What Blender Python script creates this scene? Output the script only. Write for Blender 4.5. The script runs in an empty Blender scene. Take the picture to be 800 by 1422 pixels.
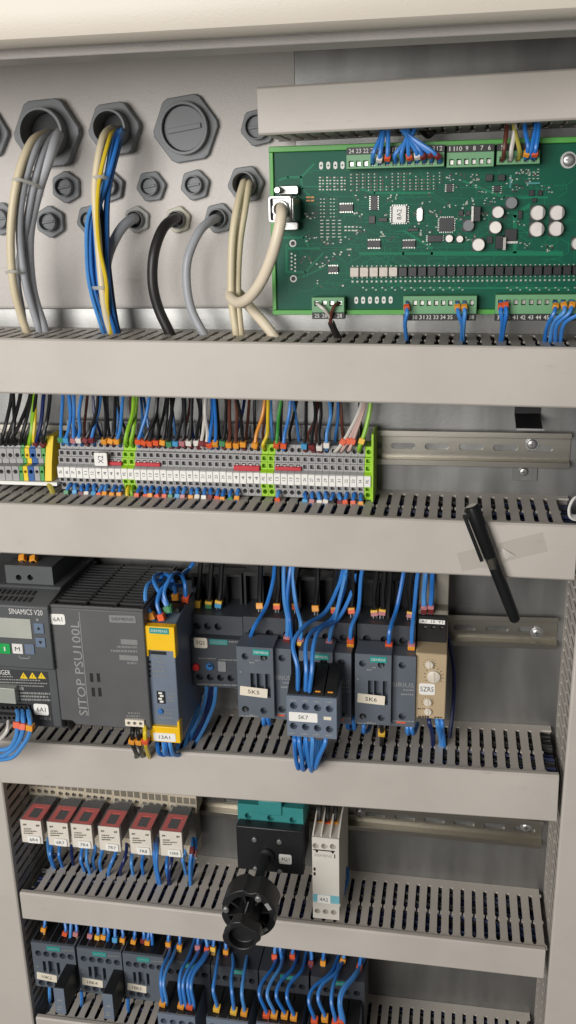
import bpy, bmesh, math, random
from mathutils import Vector, Matrix
from mathutils.geometry import delaunay_2d_cdt
R_ = math.radians
random.seed(7)
scene = bpy.context.scene
COL = scene.collection

# ------------------------------------------------------------------ camera
# world: mounting plate in the plane y = 0, cabinet opens towards -y.  ZO lifts eye height above z = 0
F_PX, YAW, PITCH, ROLL, DIST = 1302.075, R_(10.33857), R_(-17.70573), R_(1.21883), 921.053   # photo pixels, millimetres
ZO = 1500.0
ROT = Matrix.Rotation(YAW, 3, 'Z') @ Matrix.Rotation(PITCH, 3, 'X') @ Matrix.Rotation(ROLL, 3, 'Y')
cam_data = bpy.data.cameras.new('camera')
cam = bpy.data.objects.new('camera', cam_data)
COL.objects.link(cam)
m = Matrix((ROT.col[0], ROT.col[2], -ROT.col[1])).transposed().to_4x4()
m.translation = Vector((0, -DIST, ZO)) * .001
cam.matrix_world = m
cam_data.sensor_fit = 'VERTICAL'
cam_data.sensor_height = 36
cam_data.lens = F_PX / 1422 * 36
cam_data.clip_start = .01
cam_data.clip_end = 50
scene.camera = cam

# ------------------------------------------------------------------ light: a room, lit by a wide window behind the photographer
world = bpy.data.worlds.new('World')
scene.world = world
world.use_nodes = True
bg = world.node_tree.nodes['Background']
bg.inputs[0].default_value = (1, .98, .95, 1)
bg.inputs[1].default_value = .085
def area(name, loc, target, sx, sy, power, colour):
    l = bpy.data.lights.new(name, 'AREA')
    l.shape = 'RECTANGLE'; l.size = sx; l.size_y = sy; l.energy = power; l.color = colour
    o = bpy.data.objects.new(name, l); COL.objects.link(o)
    o.location = loc
    o.rotation_euler = (Vector(target) - Vector(loc)).to_track_quat('-Z', 'Y').to_euler()
    return o
area('window_light', (-1.0, -2.3, 1.68), (-.2, 0, 1.08), 1.5, 1.2, 59, (1, .978, .95))
area('ceiling_light', (-.2, -1.25, 2.75), (-.2, -.2, 1.2), 1.2, .5, 1.5, (1, .95, .87))
scene.view_settings.view_transform = 'Standard'
scene.view_settings.look = 'None'
scene.view_settings.gamma = 1
scene.view_settings.exposure = 0
scene.cycles.max_bounces = 8
scene.cycles.transparent_max_bounces = 12

# ------------------------------------------------------------------ helpers
def at(px, py, d):
    """the point (x, z in mm) where the photo pixel's ray meets the plane d mm in front of the plate"""
    r = ROT @ Vector(((px - 400) / F_PX, 1, -(py - 711) / F_PX))
    t = (DIST - d) / r.y
    return r.x * t, r.z * t + ZO
def P(px, py, d):
    x, z = at(px, py, d)
    return Vector((x, -d, z))
def rect(px0, py0, px1, py1, d):
    """x0, x1, z0, z1 of an upright rectangle with the given left, top, right and bottom photo pixels (read at mid height and mid width)"""
    pm, qm = (py0 + py1) / 2, (px0 + px1) / 2
    return at(px0, pm, d)[0], at(px1, pm, d)[0], at(qm, py1, d)[1], at(qm, py0, d)[1]

def circ(cx, cz, r, n=14, a0=0.0):
    return [(cx + r * math.cos(a0 + 2 * math.pi * i / n), cz + r * math.sin(a0 + 2 * math.pi * i / n)) for i in range(n)]
def box2(x0, x1, z0, z1): return [(x0, z0), (x1, z0), (x1, z1), (x0, z1)]
def rrect(x0, x1, z0, z1, r, n=4):
    r = min(r, (x1 - x0) / 2.001, (z1 - z0) / 2.001); o = []
    for cx, cz, a in ((x1 - r, z1 - r, 0), (x0 + r, z1 - r, 90), (x0 + r, z0 + r, 180), (x1 - r, z0 + r, 270)):
        for i in range(n + 1):
            t = R_(a + 90 * i / n); o.append((cx + r * math.cos(t), cz + r * math.sin(t)))
    return o
def inside(p, poly):
    c = False; j = len(poly) - 1
    for i in range(len(poly)):
        a, b = poly[i], poly[j]
        if (a[1] > p[1]) != (b[1] > p[1]) and p[0] < (b[0] - a[0]) * (p[1] - a[1]) / (b[1] - a[1]) + a[0]: c = not c
        j = i
    return c
def curve(pts, k=6):
    pts = [Vector(p) for p in pts]
    if len(pts) < 3: return pts
    q = [pts[0] * 2 - pts[1]] + pts + [pts[-1] * 2 - pts[-2]]; o = []
    for i in range(1, len(q) - 2):
        a, b, c, d = q[i - 1:i + 3]
        for j in range(k):
            t = j / k
            o.append(.5 * ((2 * b) + (c - a) * t + (2 * a - 5 * b + 4 * c - d) * t * t + (3 * b - a - 3 * c + d) * t ** 3))
    return o + [pts[-1]]

AX = {'d': lambda u, v, w: (u, -w, v), 'z': lambda u, v, w: (u, -v, w), 'x': lambda u, v, w: (w, -u, v)}
class MB:
    """collects shapes (millimetres; d = distance in front of the plate) for ONE mesh object"""
    def __init__(s): s.v = []; s.f = []; s.m = []; s.mi = 0
    def add(s, vs, fs):
        o = len(s.v); s.v += [tuple(p) for p in vs]
        s.f += [tuple(i + o for i in f) for f in fs]; s.m += [s.mi] * len(fs)
        return s
    def box(s, x0, x1, d0, d1, z0, z1):
        return s.slab(box2(x0, x1, z0, z1), d0, d1)
    def slab(s, outer, w0, w1, holes=(), floor=None, axis='d'):
        """extruded outline; holes go right through, or FLOOR mm deep from the w1 side"""
        A = AX[axis]; n = len(outer)
        vs = [A(u, v, w) for w in (w0, w1) for u, v in outer]
        fs = [(i, (i + 1) % n, n + (i + 1) % n, n + i) for i in range(n)]
        if not holes:
            return s.add(vs, fs + [tuple(range(n))[::-1], tuple(range(n, 2 * n))])
        if floor: fs.append(tuple(range(n))[::-1])
        s.add(vs, fs)
        pts = [Vector(p) for p in outer]; ed = [(i, (i + 1) % n) for i in range(n)]
        for h in holes:
            o = len(pts); k = len(h); pts += [Vector(p) for p in h]; ed += [(o + i, o + (i + 1) % k) for i in range(k)]
        v2, _, tri = delaunay_2d_cdt(pts, ed, [], 0, 1e-4)[:3]
        keep = []
        for t in tri:
            c = sum((v2[i] for i in t), Vector((0, 0))) / 3
            if inside(c, outer) and not any(inside(c, h) for h in holes): keep.append(tuple(t))
        s.add([A(p[0], p[1], w1) for p in v2], keep)
        if not floor: s.add([A(p[0], p[1], w0) for p in v2], keep)
        for h in holes:
            k = len(h); wb = w1 - floor if floor else w0
            f2 = [(i, (i + 1) % k, k + (i + 1) % k, k + i) for i in range(k)]
            if floor: f2.append(tuple(range(k)))
            s.add([A(u, v, w) for w in (wb, w1) for u, v in h], f2)
        return s
    def cyl(s, cx, cz, r, d0, d1, n=14, r2=None, axis='d'):
        A = AX[axis]; r2 = r if r2 is None else r2
        vs = [A(u, v, d0) for u, v in circ(cx, cz, r, n)] + [A(u, v, d1) for u, v in circ(cx, cz, r2, n)]
        return s.add(vs, [(i, (i + 1) % n, n + (i + 1) % n, n + i) for i in range(n)] + [tuple(range(n))[::-1], tuple(range(n, 2 * n))])
    def lathe(s, c, axis_dir, prof, n=20):
        """profile [(distance along axis, radius)] turned about an axis through c"""
        w = Vector(axis_dir).normalized(); u = w.orthogonal().normalized(); v = w.cross(u); c = Vector(c)
        vs = [c + w * h + (u * math.cos(2 * math.pi * i / n) + v * math.sin(2 * math.pi * i / n)) * r for h, r in prof for i in range(n)]
        fs = []
        for k in range(len(prof) - 1):
            fs += [(k * n + i, k * n + (i + 1) % n, (k + 1) * n + (i + 1) % n, (k + 1) * n + i) for i in range(n)]
        fs += [tuple(range(n))[::-1], tuple(range((len(prof) - 1) * n, len(prof) * n))]
        return s.add(vs, fs)
    def tube(s, pts, r, n=8, k=6, flat=1.0):
        q = curve(pts, k) if k else [Vector(p) for p in pts]
        t0 = (q[1] - q[0]).normalized(); u = t0.orthogonal().normalized(); vs = []
        for i, p in enumerate(q):
            t = (q[min(i + 1, len(q) - 1)] - q[max(i - 1, 0)])
            t = t.normalized() if t.length > 1e-9 else t0
            u = (u - t * u.dot(t)); u = u.normalized() if u.length > 1e-6 else t.orthogonal().normalized()
            w = t.cross(u)
            vs += [p + (u * math.cos(2 * math.pi * j / n) * flat + w * math.sin(2 * math.pi * j / n)) * r for j in range(n)]
        fs = [(i * n + j, i * n + (j + 1) % n, (i + 1) * n + (j + 1) % n, (i + 1) * n + j) for i in range(len(q) - 1) for j in range(n)]
        fs += [tuple(range(n))[::-1], tuple(range((len(q) - 1) * n, len(q) * n))]
        return s.add(vs, fs)
    def obox(s, c, t, up, L, w, h):
        """box of length L along t centred at c"""
        t = Vector(t).normalized(); up = Vector(up); up = (up - t * up.dot(t)).normalized(); x = t.cross(up); c = Vector(c)
        vs = [c + t * (a * L / 2) + x * (b * w / 2) + up * (e * h / 2) for a in (-1, 1) for b, e in ((-1, -1), (1, -1), (1, 1), (-1, 1))]
        return s.add(vs, [(3, 2, 1, 0), (4, 5, 6, 7)] + [(i, (i + 1) % 4, 4 + (i + 1) % 4, 4 + i) for i in range(4)])
    def mesh(s, name, mats, base=(0, 0, 0)):
        me = bpy.data.meshes.new(name); b = Vector(base)
        me.from_pydata([(Vector(p) - b) * .001 for p in s.v], [], s.f)
        for mm in (mats if isinstance(mats, (list, tuple)) else [mats]): me.materials.append(M(mm))
        me.polygons.foreach_set('material_index', s.m)
        bm = bmesh.new(); bm.from_mesh(me)
        bmesh.ops.remove_doubles(bm, verts=bm.verts, dist=1e-7)
        bmesh.ops.recalc_face_normals(bm, faces=bm.faces)
        bm.to_mesh(me); bm.free()
        me.shade_smooth(); me.set_sharp_from_angle(angle=R_(34))
        return me
    def build(s, name, mats, parent=None, bevel=0, base=None, seg=2):
        """links the mesh; a part keeps its parent's origin, a thing of its own stands at BASE"""
        if base is None: base = parent['_base'] if parent is not None else (0, 0, 0)
        o = bpy.data.objects.new(name, s.mesh(name, mats, base))
        COL.objects.link(o)
        if parent is not None: o.parent = parent
        else: o.location = Vector(base) * .001
        o['_base'] = list(base); TEMP.append(o)
        if bevel:
            md = o.modifiers.new('bevel', 'BEVEL'); md.width = bevel * .001; md.segments = seg; md.limit_method = 'ANGLE'; md.angle_limit = R_(40)
        return o
TEMP = []
def tag(o, label=None, cat=None, group=None, kind=None):
    for k, v in (('label', label), ('category', cat), ('group', group), ('kind', kind)):
        if v: o[k] = v
    return o
def thing(name, label, cat, base, group=None):
    o = bpy.data.objects.new(name, None); COL.objects.link(o)
    o.empty_display_size = .01
    o.location = Vector(base) * .001; o['_base'] = list(base); TEMP.append(o)
    return tag(o, label, cat, group)
def copy_tree(o, parent=None):
    c = o.copy(); COL.objects.link(c); TEMP.append(c)
    if parent is not None: c.parent = parent
    for ch in list(o.children): copy_tree(ch, c)
    return c

TXT = {}
def text_mesh(s):
    if s not in TXT:
        cu = bpy.data.curves.new('t', 'FONT'); cu.body = s; cu.resolution_u = 2
        ob = bpy.data.objects.new('t', cu); me = bpy.data.meshes.new_from_object(ob)
        TXT[s] = ([v.co.copy() for v in me.vertices], [tuple(p.vertices) for p in me.polygons])
        bpy.data.objects.remove(ob); bpy.data.meshes.remove(me)
    return TXT[s]
def letter(mb, s, cx, cz, w, h, d, rot=0, axis='d'):
    """lettering fitted into w x h mm round (cx, cz), a print 0.12 mm proud of d"""
    vs, fs = text_mesh(s)
    if not vs: return
    x0, x1 = min(v.x for v in vs), max(v.x for v in vs); y0, y1 = min(v.y for v in vs), max(v.y for v in vs)
    sx, sy = w / max(x1 - x0, 1e-6), h / max(y1 - y0, 1e-6); c, sn = math.cos(rot), math.sin(rot); o = []
    for v in vs:
        a, b = (v.x - (x0 + x1) / 2) * sx, (v.y - (y0 + y1) / 2) * sy
        o.append(AX[axis](cx + a * c - b * sn, cz + a * sn + b * c, d + .12))
    mb.add(o, fs)

# ------------------------------------------------------------------ materials
def lin(c): return tuple(((x / 255 / 12.92) if x <= 10 else ((x / 255 + .055) / 1.055) ** 2.4) for x in c)
MATS = {}
SPEC = {}
def M(k):
    if isinstance(k, bpy.types.Material): return k
    if k not in MATS: MATS[k] = make_mat(k, *SPEC[k])
    return MATS[k]
def make_mat(name, rgb, rough=.5, metal=0.0, var=.08, scale=60, bump=0.0, bscale=400, extra=None):
    mt = bpy.data.materials.new(name); mt.use_nodes = True; N = mt.node_tree.nodes; L = mt.node_tree.links
    b = N['Principled BSDF']; c = lin(rgb)
    tc = N.new('ShaderNodeTexCoord')
    no = N.new('ShaderNodeTexNoise'); no.inputs['Scale'].default_value = scale; no.inputs['Detail'].default_value = 4
    L.new(tc.outputs['Object'], no.inputs['Vector'])
    if extra in ('galv', 'brush'):
        mp = N.new('ShaderNodeMapping'); mp.inputs['Scale'].default_value = (1, 1, .22) if extra == 'galv' else (.06, 1, 1)
        L.new(tc.outputs['Object'], mp.inputs[0]); L.new(mp.outputs[0], no.inputs['Vector'])
    mx = N.new('ShaderNodeMix'); mx.data_type = 'RGBA'
    mx.inputs[6].default_value = (*[x * (1 - var) for x in c], 1); mx.inputs[7].default_value = (*[min(1, x * (1 + var)) for x in c], 1)
    rg = N.new('ShaderNodeMapRange'); rg.inputs[1].default_value = .3; rg.inputs[2].default_value = .7
    L.new(no.outputs[0], rg.inputs[0]); L.new(rg.outputs[0], mx.inputs[0]); L.new(mx.outputs[2], b.inputs['Base Color'])
    rr = N.new('ShaderNodeMapRange'); rr.inputs[3].default_value = max(0, rough - .07); rr.inputs[4].default_value = min(1, rough + .07)
    L.new(no.outputs[0], rr.inputs[0]); L.new(rr.outputs[0], b.inputs['Roughness'])
    b.inputs['Metallic'].default_value = metal
    if bump:
        n2 = N.new('ShaderNodeTexNoise'); n2.inputs['Scale'].default_value = bscale; n2.inputs['Detail'].default_value = 2
        L.new(tc.outputs['Object'], n2.inputs['Vector'])
        bp = N.new('ShaderNodeBump'); bp.inputs['Strength'].default_value = bump; bp.inputs['Distance'].default_value = .001
        L.new(n2.outputs[0], bp.inputs['Height']); L.new(bp.outputs[0], b.inputs['Normal'])
    if extra == 'clear':
        b.inputs['Alpha'].default_value = .10
    if extra == 'tape':
        b.inputs['Alpha'].default_value = .07
    if extra == 'frost':
        b.inputs['Alpha'].default_value = .62
    if extra == 'grime':   # handling marks: broad smudges and fine specks and scratches
        base = b.inputs['Base Color'].links[0].from_socket; last = base
        for sc, lo, hi, amt, st in ((6, .46, .76, .17, (1, 1, 1)), (80, .64, .72, .20, (.2, 1, 1)), (420, .69, .77, .34, (1, 1, 1))):
            mp = N.new('ShaderNodeMapping'); mp.inputs['Scale'].default_value = st; mp.inputs['Rotation'].default_value = (0, .5 if st[0] < 1 else 0, 0)
            L.new(tc.outputs['Object'], mp.inputs[0])
            n3 = N.new('ShaderNodeTexNoise'); n3.inputs['Scale'].default_value = sc; n3.inputs['Detail'].default_value = 6; n3.inputs['Roughness'].default_value = .62
            L.new(mp.outputs[0], n3.inputs['Vector'])
            r3 = N.new('ShaderNodeMapRange'); r3.inputs[1].default_value = lo; r3.inputs[2].default_value = hi; r3.inputs[3].default_value = 0; r3.inputs[4].default_value = amt
            L.new(n3.outputs[0], r3.inputs[0])
            m3 = N.new('ShaderNodeMix'); m3.data_type = 'RGBA'; m3.inputs[7].default_value = (.20, .17, .14, 1)
            L.new(r3.outputs[0], m3.inputs[0]); L.new(last, m3.inputs[6]); last = m3.outputs[2]
        L.new(last, b.inputs['Base Color'])
    if extra == 'dull':
        b.inputs['Specular IOR Level'].default_value = .18
    return mt
SPEC.update({
 'paint': ((202, 196, 190), .42, 0, .03, 8, .35, 900, 'grime'),
 'paint_lit': ((211, 202, 188), .38, 0, .02, 8, .10, 700),  # same paint as the cabinet, the lip's brighter light put into its colour
 'duct': ((194, 187, 178), .46, 0, .03, 14, .10, 1500, 'grime'),
 'galv': ((142, 142, 140), .38, .8, .22, 30, .05, 300, 'galv'),
 'rail': ((178, 173, 162), .34, 1, .10, 40, .03, 300, 'brush'),
 'chrome': ((186, 185, 183), .34, .8, .08, 60),
 'steel': ((150, 150, 150), .35, 1, .12, 90),
 'gland': ((124, 127, 129), .5, 0, .06, 40, .12, 700),
 'plug': ((120, 123, 125), .5, 0, .06, 40, .12, 700),
 'gland_pale': ((176, 176, 172), .5, 0, .05, 40, .1, 700),
 'gland_cream': ((190, 186, 168), .5, 0, .05, 40, .1, 700),
 'rubber': ((38, 39, 41), .6, 0, .1, 60),
 'c_beige': ((222, 208, 176), .42, 0, .05, 25), 'c_cream': ((234, 220, 196), .4, 0, .04, 25),
 'c_grey': ((170, 173, 178), .42, 0, .05, 25), 'c_pale': ((188, 190, 194), .42, 0, .05, 25), 'c_black': ((44, 42, 41), .42, 0, .1, 30),
 'w_blue': ((60, 130, 206), .36, 0, .10, 40), 'w_blue_b': ((44, 118, 198), .32, 0, .10, 40), 'w_blue_c': ((78, 146, 214), .42, 0, .10, 40),
 'w_dblue': ((20, 38, 92), .4, 0, .12, 40), 'w_black': ((24, 24, 25), .4, 0, .1, 40),
 'w_white': ((212, 206, 198), .4, 0, .05, 40), 'w_pink': ((204, 172, 164), .4, 0, .05, 40), 'w_pe': ((138, 190, 44), .4, 0, .12, 90),
 'w_yellow': ((226, 196, 44), .4, 0, .08, 40), 'w_green': ((60, 150, 60), .4, 0, .1, 40), 'w_orange': ((226, 146, 44), .4, 0, .08, 40),
 'w_brown': ((96, 52, 40), .4, 0, .1, 40), 'w_olive': ((168, 158, 70), .4, 0, .08, 40),
 't_orange': ((236, 158, 52), .45, 0, .05, 80), 't_red': ((226, 92, 50), .45, 0, .05, 80), 't_white': ((232, 226, 218), .45, 0, .04, 80),
 't_green': ((76, 142, 96), .45, 0, .06, 80), 't_cyan': ((80, 160, 206), .45, 0, .06, 80), 't_maroon': ((120, 44, 46), .45, 0, .08, 80),
 't_pink': ((190, 124, 128), .45, 0, .06, 80), 't_black': ((34, 30, 28), .45, 0, .06, 80), 't_yellow': ((240, 190, 70), .45, 0, .05, 80),
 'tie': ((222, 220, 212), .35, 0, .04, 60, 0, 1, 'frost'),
 'pcb': ((11, 86, 66), .42, 0, .10, 18, 0, 1, 'dull'), 'pcb_trace': ((22, 118, 86), .42, 0, .08, 18, 0, 1, 'dull'), 'pad': ((168, 172, 162), .4, .2, .06, 90), 'carrier': ((74, 158, 58), .42, 0, .06, 40),
 'connector': ((104, 158, 112), .45, 0, .06, 50), 'ink_white': ((222, 220, 214), .5, 0, .03, 60), 'ink_black': ((26, 26, 26), .5, 0, .03, 60),
 'ink_grey': ((150, 150, 148), .5, 0, .03, 60), 'ink_dim': ((132, 132, 130), .5, 0, .03, 60),
 'black': ((22, 22, 23), .45, 0, .08, 50, .06, 1200), 'chip': ((30, 30, 33), .4, 0, .08, 90), 'tin': ((196, 194, 188), .3, .8, .06, 90),
 'cap_white': ((226, 220, 214), .35, .3, .05, 60), 'opto_pale': ((206, 196, 184), .4, 0, .1, 300),
 'label': ((240, 238, 232), .5, 0, .02, 30), 'label_cream': ((232, 222, 202), .5, 0, .03, 30),
 'tb': ((164, 163, 162), .5, 0, .04, 50), 'tb_dark': ((126, 127, 130), .5, 0, .05, 50), 'tb_pe': ((160, 208, 46), .5, 0, .05, 50),
 'tb_yellow': ((238, 206, 40), .5, 0, .05, 50), 'tb_green': ((84, 160, 84), .5, 0, .05, 50), 'tb_blue': ((44, 92, 156), .5, 0, .06, 50),
 'jumper': ((196, 44, 54), .45, 0, .05, 50),
 'sitop': ((90, 90, 91), .5, 0, .05, 40, .1, 1500), 'sitop_dark': ((58, 58, 59), .5, 0, .05, 40, .1, 1500),
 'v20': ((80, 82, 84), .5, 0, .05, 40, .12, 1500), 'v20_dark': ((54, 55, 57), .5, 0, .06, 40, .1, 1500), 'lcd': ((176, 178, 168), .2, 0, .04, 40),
 'k_blue': ((104, 120, 142), .45, 0, .04, 50), 'k_green': ((24, 160, 78), .45, 0, .04, 50), 'k_white': ((224, 222, 216), .45, 0, .03, 50),
 'yellow': ((246, 196, 22), .42, 0, .05, 40), 'teal': ((36, 150, 142), .45, 0, .04, 60),
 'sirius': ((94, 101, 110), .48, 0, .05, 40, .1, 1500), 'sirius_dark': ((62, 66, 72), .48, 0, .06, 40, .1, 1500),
 'module': ((112, 123, 138), .48, 0, .05, 40, .08, 1500),
 'k_teal': ((120, 184, 196), .45, 0, .04, 60), 'red': ((206, 44, 44), .4, 0, .05, 50), 'dial_blue': ((50, 112, 176), .4, 0, .05, 50),
 'timer': ((186, 165, 132), .5, 0, .04, 40, .08, 1500), 'timer_dark': ((118, 112, 100), .5, 0, .05, 40), 'dial': ((222, 212, 196), .4, 0, .04, 40),
 'socket': ((196, 184, 162), .5, 0, .05, 40, .08, 1500), 'relay_red': ((232, 74, 60), .45, 0, .06, 50), 'relay_face': ((234, 224, 208), .5, 0, .04, 50),
 'clear': ((225, 228, 230), .12, 0, .02, 50, 0, 1, 'clear'), 'tape': ((176, 166, 150), .25, 0, .06, 60, .3, 120, 'tape'),
 'switch_teal': ((58, 138, 136), .4, 0, .06, 40), 'switch_black': ((32, 32, 34), .4, 0, .08, 40, .1, 1200), 'relay_grey': ((214, 208, 198), .5, 0, .03, 40, .06, 1500),
 'pen': ((22, 23, 24), .32, 0, .08, 60), 'pen_grey': ((52, 54, 55), .4, 0, .08, 60), 'warn': ((236, 202, 40), .45, 0, .04, 60),
})
# ------------------------------------------------------------------ setting: the cabinet's back wall, mounting plate and front frame
D = 96.46                       # the wiring ducts stand this far off the plate
WALL = -15.0
o = MB().box(-700, 420, WALL - 2, WALL, -1150 + ZO, 330 + ZO).build('back_wall', 'paint'); tag(o, kind='structure')
zt = at(180, 428, 0)[1]; xe = at(410, 190, 0)[0]
o = MB().slab([(-640, -1140 + ZO), (330, -1140 + ZO), (330, 300 + ZO), (xe, 300 + ZO), (xe, zt), (-640, zt)], -3, 0).build('mounting_plate', 'galv', bevel=.6)
tag(o, kind='structure')
mp = o
# bolted seam strip along the top of the plate behind the cables
fr = bpy.data.objects.new('front_frame', None); COL.objects.link(fr); tag(fr, kind='structure'); fr['_base'] = [0, 0, 0]; TEMP.append(fr)
za, zb = at(0, 64, 245)[1], at(800, 26, 245)[1]
zl = (za + zb) / 2
prof = [(205, zl + 6), (232, zl + 1), (240, zl + 1), (246, zl + 5), (249, zl + 14), (250, zl + 24), (250, zl + 90), (205, zl + 90)]
mb = MB().slab(prof, -760, 480, axis='x'); o = mb.build('door_lip', 'paint_lit', fr, bevel=1.5)
z2 = at(400, 62, 205)[1]
prof = [(175, z2), (204.5, z2), (204.5, zl + 70), (175, zl + 70)]
MB().slab(prof, -760, 480, axis='x').build('inner_flange', 'paint', fr, bevel=.8)
MB().box(-760, 480, WALL - 2, 204, zl + 71, zl + 74).build('roof', 'paint', fr)

# ------------------------------------------------------------------ wiring ducts
def tilt(pl, pr, d):
    a, b = at(*pl, d), at(*pr, d)
    s = (b[1] - a[1]) / (b[0] - a[0])
    return s, a[1] - s * a[0]
FING = {}
def finger_mesh(L, t=1.9):
    """one duct finger: local x across, depth from 10 mm to L, thickness t below z=0"""
    k = round(L)
    if k not in FING:
        a = 3.95; c = 9.5 + (L - 9.5) * .53
        half = [(9.5, 6.15), (12.3, 6.15), (13.0, a + .3), (c - 3.0, a), (c - 1.2, a + 1.35), (c + 1.2, a + 1.35), (c + 3.0, a), (L - 8, a), (L - 5.6, a + 1.0), (L - 5, 6.15), (L, 6.15)]
        poly = [(w, d) for d, w in half] + [(-w, d) for d, w in reversed(half)]
        FING[k] = MB().slab(poly, -t, 0, axis='z').mesh('finger', 'duct')
    return FING[k]
def duct(name, label, pl, pr, h, x0, x1, up=True, start=None, group='horizontal wiring ducts', skip=(), depth=D):
    s, c = tilt(pl, pr, depth)
    r = thing(name, label, 'wiring duct', (x0, 0, c + s * x0), group)
    r.rotation_euler.y = -math.atan(s)
    W = (x1 - x0); t = 1.9
    b = MB(); q = lambda *a: b.add(*[None] * 0) if 0 else None
    def bx(mb, xa, xb, da, db, za, zb): mb.box(x0 + xa, x0 + xb, da, db, r['_base'][2] + za, r['_base'][2] + zb)
    bx(b, 0, W, .3, 2.2, -h, 0)
    bx(b, 0, W, 2.2, 10.5, -t, -.02)
    bx(b, 0, W, 2.2, 10.5, -h + .02, -h + t)
    b.build('duct_base', 'duct', r)
    lid = MB()
    zz = r['_base'][2]
    L = [(depth - 6.5, .9), (depth - 1.6, .9), (depth, -.7), (depth, -h + .7), (depth - 1.6, -h - .9), (depth - 6.5, -h - .9), (depth - 6.5, -h + .3), (depth - 2.2, -h + .3), (depth - 2.2, -.3), (depth - 6.5, -.3)]
    lid.slab([(a, zz + e) for a, e in L], x0, x0 + W, axis='x')
    lid.build('lid', 'duct', r, bevel=.5)
    me = finger_mesh(depth - 4); n = int(W // 12.5)
    for i in range(n):
        xx = 6.25 + i * 12.5 + (start or 0)
        if i in skip or xx > W - 3: continue
        f = bpy.data.objects.new('finger', me); COL.objects.link(f); f.parent = r
        f.location = (xx * .001, 0, -.00005 if up else -(h - t) * .001)
    o = MB(); bx(o, 0, W, 10.5, depth - 7, -h + .1 if up else -t, -h + t if up else -.1)
    o.build('underside' if up else 'top_side', 'duct', r)
    return r
ZW = ZO
x1_ = at(357, 150, D)[0]
duct1 = duct('wiring_duct', 'short beige duct above the green circuit board, slots facing down', (357, 122), (800, 96), 35.5, x1_, 330, up=False, start=1)
duct2 = duct('wiring_duct', 'beige wiring duct directly below the circuit board and the cable glands', (0, 471), (800, 484), 50.5, -560, 330, start=at(562, 466, 50)[0] * 0 + 5)
duct3 = duct('wiring_duct', 'beige wiring duct with a black pen taped to its lid', (0, 700), (797, 731), 51.5, -560, 113)
duct4 = duct('wiring_duct', 'beige wiring duct below the drive, the power supply and large contactors', (251, 1046), (783, 1079), 51.5, -560, 113)
duct5 = duct('wiring_duct', 'narrow beige duct below six clear relays and the rotary switch', (22, 1240), (762, 1322), 35.5, -474, 113, start=14)
s6, c6 = tilt((512, 1380), (734, 1406), 0)
zl6, zr6 = s6 * -474 + c6, s6 * 113 + c6
def pix(x, d, z):
    v = ROT.transposed() @ Vector((x, DIST - d, z - ZO)); return 400 + F_PX * v.x / v.y, 711 - F_PX * v.z / v.y
duct6 = duct('wiring_duct', 'lowest beige duct, under the bottom row of contactors', pix(-474, D, zl6), pix(113, D, zr6), 40, -474, 113, start=10)
def vduct(x, w, side, ztop, zbot, label):
    """upright duct; fingers on the side that faces the devices (side = +1: its right flank)"""
    r = thing('wiring_duct', label, 'wiring duct', (x, 0, zbot), 'upright wiring ducts')
    H = ztop - zbot; xi = x if side > 0 else x; xo = x - side * w
    a, b = sorted((xi, xo))
    m_ = MB().box(a, b, .3, 2.2, zbot, ztop).box(min(xi, xi - side * 1.9), max(xi, xi - side * 1.9), 2.2, 10.5, zbot, ztop)
    m_.build('duct_base', 'duct', r)
    MB().slab([(a - .9, D - 6.5), (a - .9, D - 1.6), (a + .7, D), (b - .7, D), (b + .9, D - 1.6), (b + .9, D - 6.5), (b - .3, D - 6.5), (b - .3, D - 2.2), (a + .3, D - 2.2), (a + .3, D - 6.5)], zbot, ztop, axis='z').build('lid', 'duct', r, bevel=.5)
    me = finger_mesh(D - 4); n = int(H // 12.5)
    for i in range(n):
        f = bpy.data.objects.new('finger', me); COL.objects.link(f); f.parent = r
        f.rotation_euler.y = R_(90) if side > 0 else R_(-90)
        f.location = (0, 0, (6.25 + 12.5 * i) * .001)
    MB().box(min(xo, xo + side * 1.9), max(xo, xo + side * 1.9), 2.2, D - 7, zbot, ztop).build('outer_side', 'duct', r)
    return r
vduct(-478.5, 60, 1, -586 + ZO, -1120 + ZO, 'upright beige duct at the end of the relay row, slots facing inward')
vduct(118.5, 60, -1, -330 + ZO, -1120 + ZO, 'upright beige duct beside the empty rail ends, opposite the relays')

# blue wires lying in the ducts, seen through the slots
def duct_fill(z0, z1, xa, xb, n, label, s=0):
    mb = MB(); rnd = random.Random(int(z0))
    for i in range(n):
        z = (z1 - rnd.uniform(0, 5)) if i % 2 else z0 + 4 + (z1 - z0 - 12) * ((i * .618) % 1); d = 9 + 76 * (i + rnd.random()) / n; pts = []; mb.mi = rnd.choice((1, 1, 1, 2, 2, 2)) if i % 14 else 0
        x = xa
        while x < xb:
            pts.append((x, -min(85, max(9, d + rnd.uniform(-7, 7))), z + s * (x - xa) + rnd.uniform(-3, 3))); x += 55
        pts.append((xb, pts[-1][1], z + s * (xb - xa)))
        mb.tube(pts, 2.0, n=5, k=3)
    o = mb.build('wire_bundle', ['w_blue', 'w_dblue', 'w_black'], base=(xa, -40, z0)); tag(o, label, 'wires', kind='stuff')
for (dd, ht, xa, xb, n, lb) in ((duct2, 50, -540, 329, 44, 'blue and black wires lying inside the duct below the circuit board'), (duct3, 50, -540, 112, 46, 'blue and black wires lying inside the duct with the pen'),
        (duct4, 50, -540, 112, 46, 'blue wires lying inside the duct below the power supply'), (duct5, 35, -468, 111, 44, 'blue wires lying inside the duct below the clear relays'), (duct6, 40, -468, 111, 44, 'blue wires lying inside the lowest duct')):
    zz = dd['_base'][2]; s = -math.tan(dd.rotation_euler.y)
    z_at = zz + s * (xa - dd['_base'][0])
    duct_fill(z_at - ht + 2, z_at - 6, xa, xb, n, lb, s)
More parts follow.
